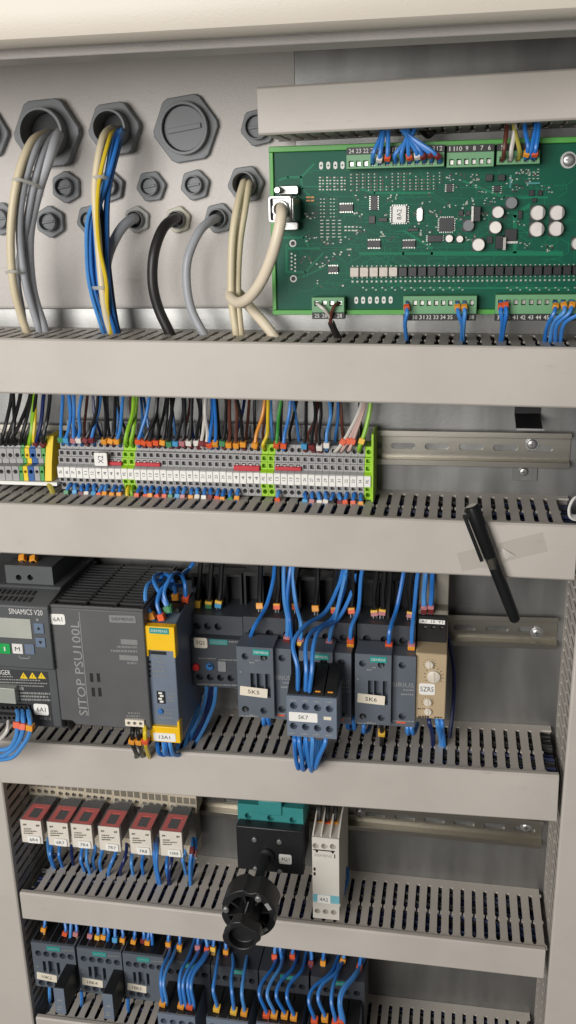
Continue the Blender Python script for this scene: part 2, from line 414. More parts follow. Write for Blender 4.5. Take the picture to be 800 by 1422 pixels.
mb = MB(); rnd = random.Random(3)
for i in range(12):
    x = rnd.uniform(126, 168); d = rnd.uniform(20, 80); mb.mi = rnd.choice((0, 1, 1, 2))
    mb.tube([(x + rnd.uniform(-4, 4), -d, z + ZO) for z in range(-1100, -180, 60)], 1.7, n=5, k=3)
o = mb.build('wire_bundle', ['w_blue', 'w_dblue', 'w_black'], base=(145, -50, -1100 + ZO)); tag(o, 'blue and black wires rising inside the upright duct beside the empty rail ends', 'wires', kind='stuff')

# ------------------------------------------------------------------ DIN rails
def screw(name, x, d, z, r, parent=None, label=None, cat='screw', washer=True):
    mb = MB()
    if washer: mb.cyl(x, z, r * 1.3, d, d + .8, 18)
    mb.lathe((x, -d - .8, z), (0, -1, 0), [(0, r), (1.6, r), (2.6, r * .8), (3.0, r * .45)], 16)
    o = mb.build(name, 'chrome', parent, base=None if parent is not None else (x, -d, z))
    m2 = MB().box(x - r * .55, x + r * .55, d + 3.75, d + 3.95, z - r * .12, z + r * .12).box(x - r * .12, x + r * .12, d + 3.75, d + 3.96, z - r * .55, z + r * .55)
    m2.build('screw_recess', 'steel', o if parent is None else o)
    return o
def rail(label, ptl, ptr, x0, x1, slot_px, pitch, screws, lip=11, slot_ht=6.2, slot_w=24):
    s, c = tilt(ptl, ptr, lip)
    zt = c + s * x0
    r = thing('mounting_rail', label, 'rail', (x0, 0, zt), 'metal mounting rails'); r.rotation_euler.y = -math.atan(s)
    zc = zt - 17.5; web = []
    sx, sz = at(*slot_px, 2); k0 = (sx - x0) % pitch
    x = x0 + k0
    while x < x1 - 14:
        if x > x0 + 14: web.append(rrect(x - slot_w / 2, x + slot_w / 2, zc - slot_ht / 2, zc + slot_ht / 2, slot_ht / 2, 4))
        x += pitch
    MB().slab(box2(x0, x1, zc - 12.4, zc + 12.4), .6, 2.0, holes=web).build('slotted_web', 'rail', r)
    for e, nm in ((1, 'lip'), (-1, 'lip')):
        pr = [(.6, 12.4), (2, 12.4), (lip - 1.3, 12.9), (lip - 1.3, 17.5), (lip, 17.5), (lip, 11.7), (2, 11.2), (.6, 11.2)]
        MB().slab([(a, zc + e * b) for a, b in pr], x0, x1, axis='x').build('rail_lip', 'rail', r, bevel=.35)
    for px, py in screws:
        X, Z = at(px, py, 4)
        # screws turn with the rail: take off the tilt
        screw('screw', X, 2.0, Z - s * (X - x0), 5.0, r)
    return r
rail('metal rail with long slots that carries the terminal strip', (520, 597.5), (800, 602), -560, 112, (654.5, 615.5), 33.3, [(739, 617)])
rail('metal rail behind the drive and large contactors', (620, 854), (783, 859), -560, 112, (690, 880), 33.3, [(745, 879)])
rail('metal rail behind the rotary switch and clear relays', (485, 1116), (755, 1142), -470, 112, (604, 1136), 33.3, [(500, 1129), (731, 1149)])
rail('metal rail behind the bottom contactors', (100, 1322), (500, 1362), -470, -110, (300, 1345), 33.3, [])
# small pieces on the plate
r = thing('fixing_clip', 'small metal clip plate with a screw below the slotted rail', 'clip', P(727, 668, .3))
x0, x1, z0, z1 = rect(711, 648, 746, 667, .3)
MB().slab(rrect(x0, x1, z0, z1, 1), .3, 1.8).build('plate', 'galv', r, bevel=.3)
screw('screw', *((lambda a: (a[0], 1.8, a[1]))(at(727, 655, 3))), 4.2, r, washer=False)
r = thing('rail_bracket', 'black bent bracket with a bright lower edge hanging below the duct', 'bracket', P(735, 590, 30))
x0, x1, z0, z1 = rect(717, 552, 754, 594, 30)
MB().slab([(2, z1 + 14), (3.5, z1 + 14), (3.5, z0 + 8), (38, z0 + 1.5), (38, z0), (2, z0 + 6)], x0, x1, axis='x').build('bracket_body', 'black', r, bevel=.4)
MB().box(x0 + .4, x1 + 1.5, 38.1, 39.4, z0 - .6, z0 + 1.2).build('bright_edge', 'chrome', r)
# ------------------------------------------------------------------ cable glands in the back wall
def gland(px, py, ro, label, ri=None, plug=False, h=24, rot=0.0, mat='gland', group='hexagonal cable glands', ring_mat=None, dark=True):
    """RO: radius in photo pixels of the hexagon's corners"""
    cx, cz = at(px, py, WALL + 4)
    k = (at(px + ro, py, WALL + 4)[0] - cx)
    r = thing('cable_gland', label, 'cable gland', (cx, -WALL, cz), group)
    hexa = []
    for i in range(6):
        a = rot + i * math.pi / 3
        for e in (-.09, .09): hexa.append((cx + k * .985 * math.cos(a + e), cz + k * .985 * math.sin(a + e)))
    ri = ri or .56
    t = WALL + h * .42
    MB().slab(hexa, WALL, t, holes=[circ(cx, cz, k * ri, 28)], floor=h * .42 + 14 if not plug else h * .3).build('hexagon_nut', mat, r, bevel=.9)
    rm = ring_mat or mat
    MB().slab(circ(cx, cz, k * (ri + .09), 32), t - .5, WALL + h, holes=[circ(cx, cz, k * ri, 32)]).build('collar', rm, r, bevel=.5)
    if plug:
        mb = MB().cyl(cx, cz, k * ri * .97, WALL + .6, WALL + h * .62, 28)
        o = mb.build('plug_disc', 'plug', r, bevel=.6)
        a = R_(8)
        MB().slab([(cx + u * math.cos(a) - v * math.sin(a), cz + u * math.sin(a) + v * math.cos(a)) for u, v in box2(-k * ri * .8, k * ri * .8, -k * .07, k * .07)], WALL + h * .62, WALL + h * .62 + 2.2).build('grip_bar', 'plug', o, bevel=.4)
    else:
        MB().cyl(cx, cz, k * ri * .96, WALL - .0 + .4, WALL + 1.5, 24).build('dark_bore', 'rubber', r)
    return r, cx, cz, k
GR = 'hexagonal cable glands'
gland(68, 186, 46, 'largest grey cable gland with beige and grey cables coming out', .58, h=26, rot=.05)
gland(161, 180, 36, 'grey cable gland with blue and yellow wires coming out', .56, h=26, rot=.1)
gland(258, 179, 46, 'largest closed grey gland with a grip bar across its blanking plug', .64, plug=True, h=14, rot=.12)
gland(359, 177, 25, 'closed grey gland half hidden by the short duct above the board', .58, plug=True, h=16, rot=.2)
gland(92, 260, 20.5, 'small closed grey gland below the largest open gland', .5, plug=True, h=14, rot=.45)
gland(152, 259, 20.5, 'small closed grey gland behind the blue wire bundle', .5, plug=True, h=14, rot=.3)
gland(210, 259, 20.5, 'small closed grey gland below the large blanking plug, nearer the blue bundle', .5, plug=True, h=14, rot=.1)
gland(271, 257, 20.5, 'small closed grey gland between the large blanking plug and the bent grey cable', .5, plug=True, h=14, rot=.25)
gland(342, 256, 25, 'medium grey gland with two parallel beige cables', .56, h=20, rot=.1)
gland(70, 308, 20.5, 'small closed grey gland beside the beige and grey cable bundle', .5, plug=True, h=14, rot=.5)
gland(127, 306, 20.5, 'small closed grey gland under the blue wire bundle, lower row', .5, plug=True, h=14, rot=.2)
gland(-18, 186, 31, 'grey cable gland cut off beside the largest open gland', .56, plug=True, h=16, rot=.0)
gland(2, 304, 21, 'small grey gland half hidden behind the beige cable', .5, plug=True, h=14, rot=.3)
gland(38, 258, 20.5, 'small closed grey gland hidden behind the grey cables', .5, plug=True, h=14, rot=.3)
gland(190, 305, 18, 'pale grey gland nut with a grey cable', .55, h=13, rot=.4, mat='gland_pale', ring_mat='gland')
gland(247, 305, 18, 'cream gland nut with a thick black cable', .55, h=13, rot=.3, mat='gland_cream', ring_mat='gland')
gland(304, 303, 20.5, 'small grey gland with a light grey cable', .52, h=14, rot=.2)

# ------------------------------------------------------------------ cables and wires
RW = random.Random(99)
def at_len(q, s):
    L = [0]
    for a, b in zip(q, q[1:]): L.append(L[-1] + (b - a).length)
    w = s * L[-1]
    for i in range(len(q) - 1):
        if L[i + 1] >= w:
            f = (w - L[i]) / max(1e-9, L[i + 1] - L[i]); return q[i].lerp(q[i + 1], f), (q[i + 1] - q[i]).normalized()
    return q[-1], (q[-1] - q[-2]).normalized()
def wire(pts, r, mat, label, cat='wire', group=None, tags=(), name='wire', n=7, k=6, vec=False):
    q = [Vector(p) for p in pts] if vec else [P(*p) for p in pts]
    if name == 'wire':     # no two wires bend quite alike
        q = [q[0]] + [p + Vector((RW.uniform(-1, 1), RW.uniform(-1, 1), RW.uniform(-1, 1))) for p in q[1:]]
    if mat == 'w_blue': mat = RW.choice(('w_blue', 'w_blue', 'w_blue_b', 'w_blue_c'))
    o = MB().tube(q, r, n, k).build(name, mat, base=q[0])
    tag(o, label, cat, group)
    c = curve(q, k)
    for (s, tm, L, w) in tags:
        p, t = at_len(c, s)
        nm = 'ferrule' if tm in ('t_maroon', 't_black') and w < 2.6 * r and L < 7 else 'wire_marker'
        MB().obox(p, t, (0, -1, 0), L, w, w).build(nm, tm, o, bevel=.4, base=q[0], seg=1)
    return o
def cable(pts, r, mat, label, cat='cable', group=None, n=14): return wire(pts, r, mat, label, cat, group, (), 'cable', n, 8)
# from the largest gland: beige, two grey, and a third behind
cable([(75, 186, -12), (62, 186, 14), (42, 200, 46), (24, 250, 62), (15, 320, 66), (18, 390, 62), (30, 440, 52), (44, 478, 40), (50, 500, 30)], 3.9, 'c_beige', 'beige cable of the bundle from the largest gland')
cable([(76, 188, -12), (66, 188, 14), (50, 206, 44), (33, 260, 56), (27, 320, 58), (35, 390, 54), (52, 450, 42), (64, 490, 30)], 3.6, 'c_grey', 'light grey cable next to the beige cable in the bundle')
cable([(80, 186, -12), (74, 190, 14), (60, 212, 38), (46, 262, 48), (34, 325, 50), (24, 385, 46), (30, 430, 44), (38, 480, 32)], 3.6, 'c_grey', 'light grey cable crossing behind the beige cable')
cable([(84, 184, -12), (80, 190, 14), (70, 215, 34), (52, 268, 42), (40, 330, 44), (44, 400, 42), (60, 455, 36), (70, 490, 30)], 5.2, 'c_pale', 'thickest pale grey cable from the largest gland')
# cable ties
def tie(pts, w, label, grp='clear cable ties'):
    q = [P(*p) for p in pts]
    o = MB().tube(q, w, 6, 5, flat=.35).build('cable_tie', 'tie', base=q[0]); tag(o, label, 'cable tie', grp); return o
tie([(18, 252, 60), (24, 249, 70), (36, 252, 66), (52, 258, 55), (56, 262, 44)], 2.2, 'clear cable tie round the beige and grey cables close to the gland')
tie([(8, 379, 58), (14, 377, 70), (24, 378, 69), (34, 380, 56)], 2.0, 'clear cable tie low on the beige and grey cables')
tie([(127, 250, 40), (134, 246, 54), (146, 247, 50), (154, 254, 34)], 2.2, 'clear cable tie round the blue wire bundle close to the gland')
tie([(124, 401, 42), (134, 400, 56), (145, 400, 58), (151, 401, 44)], 2.2, 'clear cable tie low on the blue wire bundle')
# second bundle: blue wires, beige, green-yellow, black
B = 'blue wires from the second gland'
cable([(164, 180, -12), (152, 180, 14), (141, 198, 38), (132, 260, 48), (136, 330, 52), (142, 400, 54), (148, 440, 50), (158, 475, 40), (160, 500, 30)], 3.5, 'c_beige', 'beige cable running down through the blue wire bundle')
for i, (ox, dd) in enumerate(((0, 0), (4, -4), (8, 4), (-5, 3), (11, -2))):
    wire([(168, 182, -12), (164 + ox * .4, 182, 14), (158 + ox * .5, 200, 34 + dd), (145 + ox * .4, 255, 42 + dd), (126 + ox * .8, 300, 46 + dd), (126 + ox, 360, 48 + dd), (132 + ox, 405, 48 + dd), (146 + ox * 1.2, 450, 44 + dd), (158 + ox, 490, 32)], 2.0, 'w_blue', 'blue wire of the bundle hanging from the second gland', group=B, n=8)
for i, (ox, dd) in enumerate(((0, 0), (4, 3), (7, -3))):
    wire([(171, 182, -12), (169 + ox * .3, 184, 14), (163 + ox * .3, 210, 32 + dd), (148 + ox * .5, 270, 38 + dd), (145 + ox * .5, 340, 40 + dd), (147 + ox, 400, 42 + dd), (156 + ox, 448, 40 + dd), (168 + ox, 490, 32)], 2.0, 'w_dblue' if i == 2 else 'w_blue', 'blue wire straight down the second bundle behind the beige cable', group='blue wires behind the beige cable', n=8)
wire([(164, 181, -12), (158, 182, 14), (150, 195, 40), (139, 250, 52), (135, 300, 56), (138, 345, 58), (148, 390, 57), (150, 430, 52), (156, 470, 44), (162, 496, 30)], 2.0, 'w_yellow', 'yellow wire winding down the blue bundle', n=8)
wire([(162, 180, -12), (154, 182, 14), (144, 200, 32), (137, 250, 40), (141, 300, 40), (146, 380, 42), (156, 440, 40), (164, 492, 30)], 2.0, 'w_black', 'black wire half hidden in the blue bundle', n=8)
# single cables
cable([(190, 305, -12), (184, 304, 6), (168, 318, 20), (152, 350, 26), (146, 385, 26), (148, 430, 30), (154, 480, 34)], 4.9, 'c_grey', 'grey cable from the pale gland nut, passing behind the blue bundle')
cable([(249, 305, -12), (242, 304, 8), (226, 318, 30), (214, 352, 42), (212, 392, 44), (220, 428, 42), (236, 463, 40), (248, 492, 36)], 5.0, 'c_black', 'thick black cable from the cream gland nut')
cable([(306, 303, -12), (296, 305, 10), (278, 320, 28), (262, 355, 38), (259, 390, 40), (266, 430, 40), (286, 470, 40), (296, 498, 36)], 4.2, 'c_grey', 'light grey bent cable beside the black cable')
cable([(341, 254, -12), (338, 256, 12), (330, 285, 30), (323, 330, 38), (321, 380, 40), (322, 420, 40), (328, 462, 40), (332, 492, 36)], 3.7, 'c_beige', 'beige cable with printed jacket, outer of the parallel pair')
cable([(347, 254, -12), (345, 258, 12), (340, 290, 26), (333, 335, 32), (330, 385, 34), (331, 425, 36), (334, 460, 38), (338, 490, 36)], 3.5, 'c_beige', 'beige cable, inner of the parallel pair')
# connector cable: out of the metal plug towards the viewer, down, round the pair and into the duct
cable([(391, 288, 88), (391, 298, 104), (386, 325, 108), (376, 360, 104), (362, 392, 94), (345, 414, 78), (330, 420, 60), (320, 412, 44), (323, 403, 30), (334, 410, 22), (350, 430, 28), (366, 448, 36), (380, 466, 42), (392, 484, 44)], 5.0, 'c_cream', 'thick cream cable looping from the metal plug round the beige pair', n=16)
# ------------------------------------------------------------------ circuit board
BD = 52.0
pb = thing('circuit_board', 'large green control circuit board with terminal plugs along both long edges', 'circuit board', P(600, 434, 0))
x0, x1, z0, z1 = rect(381, 208, 830, 436, BD)
x1 = 235
zb0 = at(384, 434, BD)[1]; zt0 = at(379, 209, BD)[1]
def pr_(mb, px, py, w, h, d0, d1, f='box'):
    """footprint of w x h photo pixels centred on a pixel of the board"""
    a = at(px, py, d0); s = (at(px + 1, py, d0)[0] - a[0])
    return mb.box(a[0] - w * s / 2, a[0] + w * s / 2, d0, d1, a[1] - h * s / 2, a[1] + h * s / 2)
car = MB()
car.slab(box2(x0 - 3, x1, zb0 - 2, zt0 + 3), BD - 12, BD - 3.2)
car.box(x0 - 3, x1, BD - 3.2, BD + 2.2, zt0 - 1.6, zt0 + 3).box(x0 - 3, x1, BD - 3.2, BD + 2.2, zb0 - 2, zb0 + 2.4)
car.box(x0 - 3, x0 + .6, BD - 3.2, BD + 1.2, zb0 + 2.4, zt0 - 1.6)
car.build('carrier', 'carrier', pb, bevel=.5)
for xx in (x0 + 20, x0 + 130, x0 + 230):
    MB().box(xx, xx + 30, .5, BD - 12, (zb0 + zt0) / 2 - 30, (zb0 + zt0) / 2 + 30).build('rail_foot', 'carrier', pb)
MB().box(x0 + .7, x1 - 1, BD - 3.1, BD - 1.5, zb0 + 2.5, zt0 - 1.7).build('board', 'pcb', pb)
BS = BD - 1.5
# wide copper areas under the lacquer
tr = MB()
for pts, w in (([(388, 250), (400, 246), (418, 246), (436, 228)], 3), ([(418, 246), (420, 262), (432, 274)], 3), ([(392, 330), (422, 330), (428, 342)], 3), ([(400, 345), (444, 345)], 3), ([(400, 378), (424, 378), (448, 352)], 3), ([(398, 340), (398, 378)], 3),
    ([(500, 352), (560, 352), (600, 352)], 4), ([(420, 385), (448, 372)], 2), ([(640, 250), (700, 274), (760, 274)], 3), ([(600, 352), (780, 352)], 6), ([(560, 400), (790, 400)], 2), ([(715, 350), (715, 300), (735, 285)], 5), ([(500, 262), (520, 268), (600, 268)], 3), ([(560, 320), (600, 345)], 3)):
    q = [P(px, py, BS + .03) for px, py in pts]
    for a, b in zip(q, q[1:]): tr.obox((a + b) / 2, b - a, (0, -1, 0), (b - a).length + w * .4, w * .62, .06)
rt = random.Random(8)
for k in range(230):       # fine tracks
    px, py = rt.uniform(396, 796), rt.uniform(236, 408)
    q = [(px, py)]; ang = rt.choice((0, 90, 180, 270))
    for g in range(rt.choice((2, 3, 3))):
        ln = rt.uniform(5, 34); q.append((q[-1][0] + ln * math.cos(R_(ang)), q[-1][1] + ln * .6 * math.sin(R_(ang)))); ang += rt.choice((-45, 45))
    if any(not (390 < u < 800 and 234 < v < 410) for u, v in q): continue
    q = [P(u, v, BS + .02) for u, v in q]
    for a, b in zip(q, q[1:]): tr.obox((a + b) / 2, b - a, (0, -1, 0), (b - a).length + .3, .42, .05)
tag(tr.build('copper_traces', 'pcb_trace', pb), kind='stuff')
# plug-in terminals
def plug_row(pxa, pya, pxb, pyb, nums, top, label_y, strip_h=9, wires=True):
    xa, xb, za, zb = rect(pxa, pya, pxb, pyb, BS + 14); n = len(nums); p = (xb - xa - 2) / n
    holes = []
    for i in range(n):
        cx = xa + 1 + p * (i + .5)
        cz = za + (zb - za) * (.36 if top else .60)
        holes.append(box2(cx - p * .30, cx + p * .30, cz - 2.3, cz + 2.3))
    m_ = MB().slab(box2(xa, xb, za, zb), BS, BS + 14, holes=holes, floor=7)
    o = m_.build('terminal_plug', 'connector', pb, bevel=.35)
    sc_ = None
    for i, h in enumerate(holes):
        cx, cz = (h[0][0] + h[1][0]) / 2, (h[0][1] + h[2][1]) / 2
        if sc_ is None:
            sc_ = MB().box(-p * .24, p * .24, 0, 1.6, -1.7, 1.7).mesh('clamp_screw', 'tin')
        k = bpy.data.objects.new('clamp_screw', sc_); COL.objects.link(k); k.parent = o
        k.location = (Vector((cx, -(BS + 8), cz)) - Vector(pb['_base'])) * .001
    s = .66
    if top: zz0, zz1 = zb + .05, zb + strip_h * s
    else: zz0, zz1 = za - strip_h * s, za - .05
    MB().box(xa, xb, BS + 2, BS + 12.5, zz0, zz1).build('number_strip', 'ink_black', o)
    lt = MB()
    for i, t in enumerate(nums):
        if t: letter(lt, t, xa + 1 + p * (i + .5), (zz0 + zz1) / 2, min(p * .72, 2.2 * len(t)), (zz1 - zz0) * .6, BS + 12.5)
    if lt.v: lt.build('lettering', 'ink_white', o)
    return xa, p, za, zb
TP1 = plug_row(481, 213, 617, 233, ['24', '23', '22', '21', '20', '19', '18', '17', '16', '15', '14', '13', '12'], True, 0)
TP2 = plug_row(620.5, 211, 686, 232, ['11', '10', '9', '8', '7', '6'], True, 0)
TP3 = plug_row(690, 209, 750, 228, ['5', '', '', '', ''], True, 0)
BP1 = plug_row(433, 413, 478, 434, ['25', '26', '', '28'], False, 0)
BP2 = plug_row(560, 411, 662, 436, ['', '30', '31', '32', '33', '34', '35', '', '', '38'], False, 0)
BP3 = plug_row(688, 409, 822, 436, ['39', '40', '41', '42', '43', '44', '45', '46', '', '', '', ''], False, 0)
# integrated circuits, each its own part with pins
def chip(px, py, w, h, ht=2.2, mat='chip', pins='v'):
    a = at(px, py, BS); s = at(px + 1, py, BS)[0] - a[0]; W, H = w * s / 2, h * s / 2
    o = MB().box(a[0] - W, a[0] + W, BS, BS + ht, a[1] - H, a[1] + H).build('chip', mat, pb, bevel=.2, seg=1)
    if pins:
        p = MB()
        if pins in ('v', 'q'):
            k = max(3, int(2 * W / 1.4))
            for i in range(k):
                x = a[0] - W + (i + .5) * 2 * W / k
                p.box(x - .3, x + .3, BS, BS + .6, a[1] - H - 1.3, a[1] - H + .01).box(x - .3, x + .3, BS, BS + .6, a[1] + H - .01, a[1] + H + 1.3)
        if pins in ('h', 'q'):
            k = max(3, int(2 * H / 1.4))
            for i in range(k):
                z = a[1] - H + (i + .5) * 2 * H / k
                p.box(a[0] - W - 1.3, a[0] - W + .01, BS, BS + .6, z - .3, z + .3).box(a[0] + W - .01, a[0] + W + 1.3, BS, BS + .6, z - .3, z + .3)
        p.build('pins', 'tin', o)
    return o, a, s
for c in ((481, 288.6, 19, 9, 2.2, 'chip', 'v'), (519.5, 281.8, 9, 19, 2.2, 'chip', 'h'), (516.7, 305, 9, 10, 2, 'chip', None), (519.5, 338.7, 18, 9, 2.2, 'chip', 'v'), (568, 338.7, 18, 8, 2.2, 'chip', 'v'), (463, 374, 14, 8, 2.2, 'chip', 'v'),
          (620, 312, 20, 18, 2.2, 'chip', 'q'), (604, 331, 20, 9, 4, 'chip', 'h'), (662.5, 297, 9, 20, 9, 'chip', None), (709, 326, 17, 16, 3, 'chip', None), (692.7, 336, 10, 18, 8, 'chip', None), (690, 262, 9, 8, 2, 'chip', 'h'), (624, 261, 8, 11, 2, 'chip', 'h'),
          (679, 247, 10, 9, 5, 'chip', None), (696, 247, 10, 8, 5, 'chip', None), (738, 268, 7, 8, 2, 'chip', None), (750, 268, 6, 8, 2, 'chip', None), (742, 278, 6, 6, 2, 'chip', None), (640, 296, 7, 7, 2, 'chip', None), (650, 296, 6, 7, 2, 'chip', None),
          (532, 305, 12, 5, 2, 'chip', None), (722, 298, 6, 12, 3, 'chip', None), (680, 333, 8, 10, 2, 'chip', None), (574, 319, 14, 4, 2, 'chip', None), (492, 374, 5, 5, 1.5, 'chip', None)):
    chip(*c)
q, a, s = chip(554.7, 297.7, 22, 22, 2.4, 'chip', 'q')
MB().slab(rrect(a[0] - 9.2 * s, a[0] + 9.2 * s, a[1] - 11 * s, a[1] + 11 * s, 1.4), BS + 2.45, BS + 2.6).build('label', 'label', q)
lt = MB(); letter(lt, '8A2', a[0], a[1], 14 * s, 6.5 * s, BS + 2.6, rot=R_(90)); lt.build('lettering', 'ink_black', q)
m_ = MB(); pr_(m_, 656, 297, 3, 20, BS, BS + 9); m_.build('heat_tab', 'tin', pb); m_ = MB(); pr_(m_, 700, 338, 4, 17, BS, BS + 8); m_.build('heat_tab', 'tin', pb); m_ = MB(); pr_(m_, 710, 336.5, 18, 3, BS, BS + 1); m_.build('heat_tab', 'tin', pb)
a = at(583, 298, BS); s = at(584, 298, BS)[0] - a[0]
MB().slab(rrect(a[0] - 4 * s, a[0] + 4 * s, a[1] - 9 * s, a[1] + 9 * s, 4 * s), BS, BS + 3.4).build('crystal', 'tin', pb, bevel=.4)
def can(px, py, r, ht, mat, name, mark=True):
    a = at(px, py, BS); s = at(px + 1, py, BS)[0] - a[0]; r *= s
    sq = MB().slab([(a[0] - r * 1.02, a[1] - r * 1.02), (a[0] + r * .7, a[1] - r * 1.02), (a[0] + r * 1.02, a[1] - r * .7), (a[0] + r * 1.02, a[1] + r * .7), (a[0] + r * .7, a[1] + r * 1.02), (a[0] - r * 1.02, a[1] + r * 1.02)], BS, BS + 1.2)
    o = sq.build(name, 'chip', pb)
    MB().lathe((a[0], -BS - 1.2, a[1]), (0, -1, 0), [(0, r * .96), (.8, r), (1.6, r * .94), (ht - .5, r * .97), (ht, r * .9)], 20).build('can', mat, o)
    if mark:
        MB().slab([(a[0] + r * .9 * math.cos(t), a[1] + r * .9 * math.sin(t)) for t in [R_(x) for x in (-50, -30, -10, 10, 30, 50)]], BS + 1.2 + ht, BS + 1.35 + ht).build('polarity_mark', 'ink_dim', o)
for px, py, r in ((746.4, 295.5, 10.3), (773, 295.5, 10.3), (745, 318.3, 10.3), (771.7, 317.5, 10.3), (664.4, 339.5, 8.8), (687.8, 315.6, 8.6), (691.4, 294.7, 8.2), (802, 338, 9)): can(px, py, r, 8, 'cap_white', 'capacitor', r > 10)
for px, py, r in ((624, 331, 5.4), (638.6, 331.8, 4.9)): can(px, py, r, 4.5, 'cap_white', 'capacitor', False)
for px, py, r in ((650.7, 313, 8), (710, 281.8, 8.2)): can(px, py, r, 6, 'gland', 'coil', False)
# row of relays (pale, then dark)
for i in range(24):
    px = 493 + i * 13.35; py = 377.6 - i * .12
    m_ = MB(); pr_(m_, px, py, 11.6, 12.5, BS, BS + 5.5); m_.build('relay', 'opto_pale' if i < 5 else 'chip', pb, bevel=.35, seg=1)
# the many tiny parts and pads, too small to pick apart
rnd = random.Random(5); sm = MB()
def smd(px, py, w, h, mi, ht=.5): sm.mi = mi; pr_(sm, px, py, w * .8, h * .78, BS, BS + ht)
for i in range(24):
    x = 493 + i * 13.35
    for e in (-3.3, 3.3): smd(x + e, 391 - i * .1, 3.4, 3.2, 0); smd(x + e, 385.6 - i * .1, 2.4, 2, 0); smd(x + e, 369.6 - i * .1, 2.4, 2, 0)
    if 1 <= i < 12 or i > 15:
        smd(x - 2, 399.5, 3, 2, 0); smd(x + 2.5, 402.5, 3, 2, 0)
for i in range(17):
    x = 489 + i * 8.2
    if x > 618: break
    for y in (242.5, 247, 251.5, 256, 260.5, 264.5): 
        y2 = y - (x - 489) * .02
        if rnd.random() < .92: smd(x - 1.6, y2, 2, 2, 0); smd(x + 1.8, y2, 2.4, 2.2, 2 if rnd.random() < .5 else 1, .9)
for i in range(4):
    for j in range(5): smd(446.5 + i * 10 - 2, 246.5 + j * 4.2, 3.4, 2.1, 0); smd(446.5 + i * 10 + 2.4, 246.5 + j * 4.2, 2.8, 2.1, 0 if j % 3 else 2)
for j in range(6):
    for i in range(7): smd(441 + i * 4.6, 276.5 + j * 4.9, 2.6, 1.5, 1 if i % 3 == 0 else 0)
for j in range(6):
    for i in range(4):
        smd(447 + i * 8.2, 306 + j * 4.6, 5.6, 1.4, 0)
        if j in (2, 4): smd(480 + i * 5, 310 + j * 2.5, 3.8, 2.4, 0)
for k in range(420):
    bx_, by_ = rnd.choice(((455, 336), (470, 352), (480, 334), (458, 357), (490, 350), (540, 300), (535, 325), (600, 296), (610, 297), (640, 322), (628, 246), (646, 246), (660, 246), (640, 256), (655, 256), (668, 264), (706, 250), (716, 248), (718, 262), (740, 240), (700, 300), (672, 300), (675, 336), (720, 312), (590, 322), (600, 318), (642, 302), (690, 272), (712, 268), (735, 255), (655, 280), (448, 366), (446, 394), (470, 394), (572, 300), (575, 310), (500, 300), (500, 320), (545, 330), (590, 285), (590, 340), (625, 285), (640, 285), (680, 280), (725, 240), (760, 262), (430, 300), (432, 330), (425, 360), (500, 275), (545, 275), (560, 322), (655, 330), (730, 340), (760, 345), (600, 270)))
    smd(bx_ + rnd.uniform(-8, 8), by_ + rnd.uniform(-5, 5), rnd.choice((2, 2.6, 3.4)), rnd.choice((1.5, 2, 2.6)), rnd.choice((0, 0, 0, 1, 1, 2)), rnd.choice((.5, .9)))
for y in (239, 243.5, 248): 
    for x in (735, 741, 747): smd(x, y, 4, 1.6, 0)
smd(741, 254.5, 22, 3, 3, 1); smd(709, 252, 3, 22, 3, .6)
for x, y in ((428, 274), (428, 278.6), (434, 274), (434, 278.6)): smd(x, y, 6, 2.6, 4, 1)
o = sm.build('surface_mount_parts', ['pad', 'chip', 'w_brown', 'switch_teal', 'w_orange'], pb); tag(o, kind='stuff')
# test pads: white ovals with a hole
pad = None
for px, py in [(446 + i * 9.9, 230 - i * .2) for i in range(4)] + [(494.8 + i * 9.55, 417 - i * .1) for i in range(6)]:
    a = at(px, py, BS); s = at(px + 1, py, BS)[0] - a[0]
    if pad is None: pad = MB().slab(rrect(-2.7 * s, 2.7 * s, -5 * s, 5 * s, 2.7 * s), 0, .3, holes=[circ(0, 0, 1.3 * s, 8)]).mesh('test_pad', 'ink_white')
    k = bpy.data.objects.new('test_pad', pad); COL.objects.link(k); k.parent = pb; k.location = (Vector((a[0], -BS, a[1])) - Vector(pb['_base'])) * .001
for px, py in ((406.8, 338), (407.6, 387)):
    a = at(px, py, BS); MB().slab(circ(*a, 3.2, 18), BS, BS + .3, holes=[circ(*a, 2.0, 14)]).build('mounting_pad', 'ink_white', pb)
    MB().cyl(*a, 2.0, BS - .1, BS + .05, 14).build('mounting_bore', 'ink_black', pb)
m_ = MB()
for i in range(5): m_.slab(circ(*at(405 + (i % 2) * 0, 352.5 + i * 5.3, BS), .9, 8), BS, BS + .2); m_.slab(circ(*at(410, 355 + i * 5.3, BS), .9, 8), BS, BS + .2)
m_.build('pin_pads', 'ink_white', pb)
X, Z = at(790, 222, BS + 3); screw('screw', X, BS, Z, 5.2, pb)
# metal nine-pin plug hood on the board's short edge
r = thing('cable_plug', 'shiny metal cable plug with a round cable entry on the board edge', 'connector plug', P(392, 310, BS))
x0, x1, z0, z1 = rect(373, 272, 405, 309, 88)
MB().slab(rrect(x0 + 3, x1 + 2, z0 + 1, z1 - 1, 2), BS, 87, axis='d').build('hood', 'chrome', r, bevel=1)
cx, cz = (x0 + x1) / 2 + 1, (z0 + z1) / 2
MB().slab(rrect(x0, x1, z0, z1, 2.5), 84, 90, holes=[rrect(x0 + 2.2, x1 - 2.2, z0 + 2.2, z1 - 2.2, 1.2)], floor=4).build('hood_rim', 'chrome', r, bevel=.5)
MB().box(x0 + 2.3, x1 - 2.3, 86.1, 86.6, z0 + 2.3, z1 - 2.3).build('hood_inset', 'ink_black', r)
MB().slab(circ(cx, cz, 7.4, 24), 86.5, 94, holes=[circ(cx, cz, 5.3, 20)]).build('cable_entry', 'chrome', r, bevel=.6)
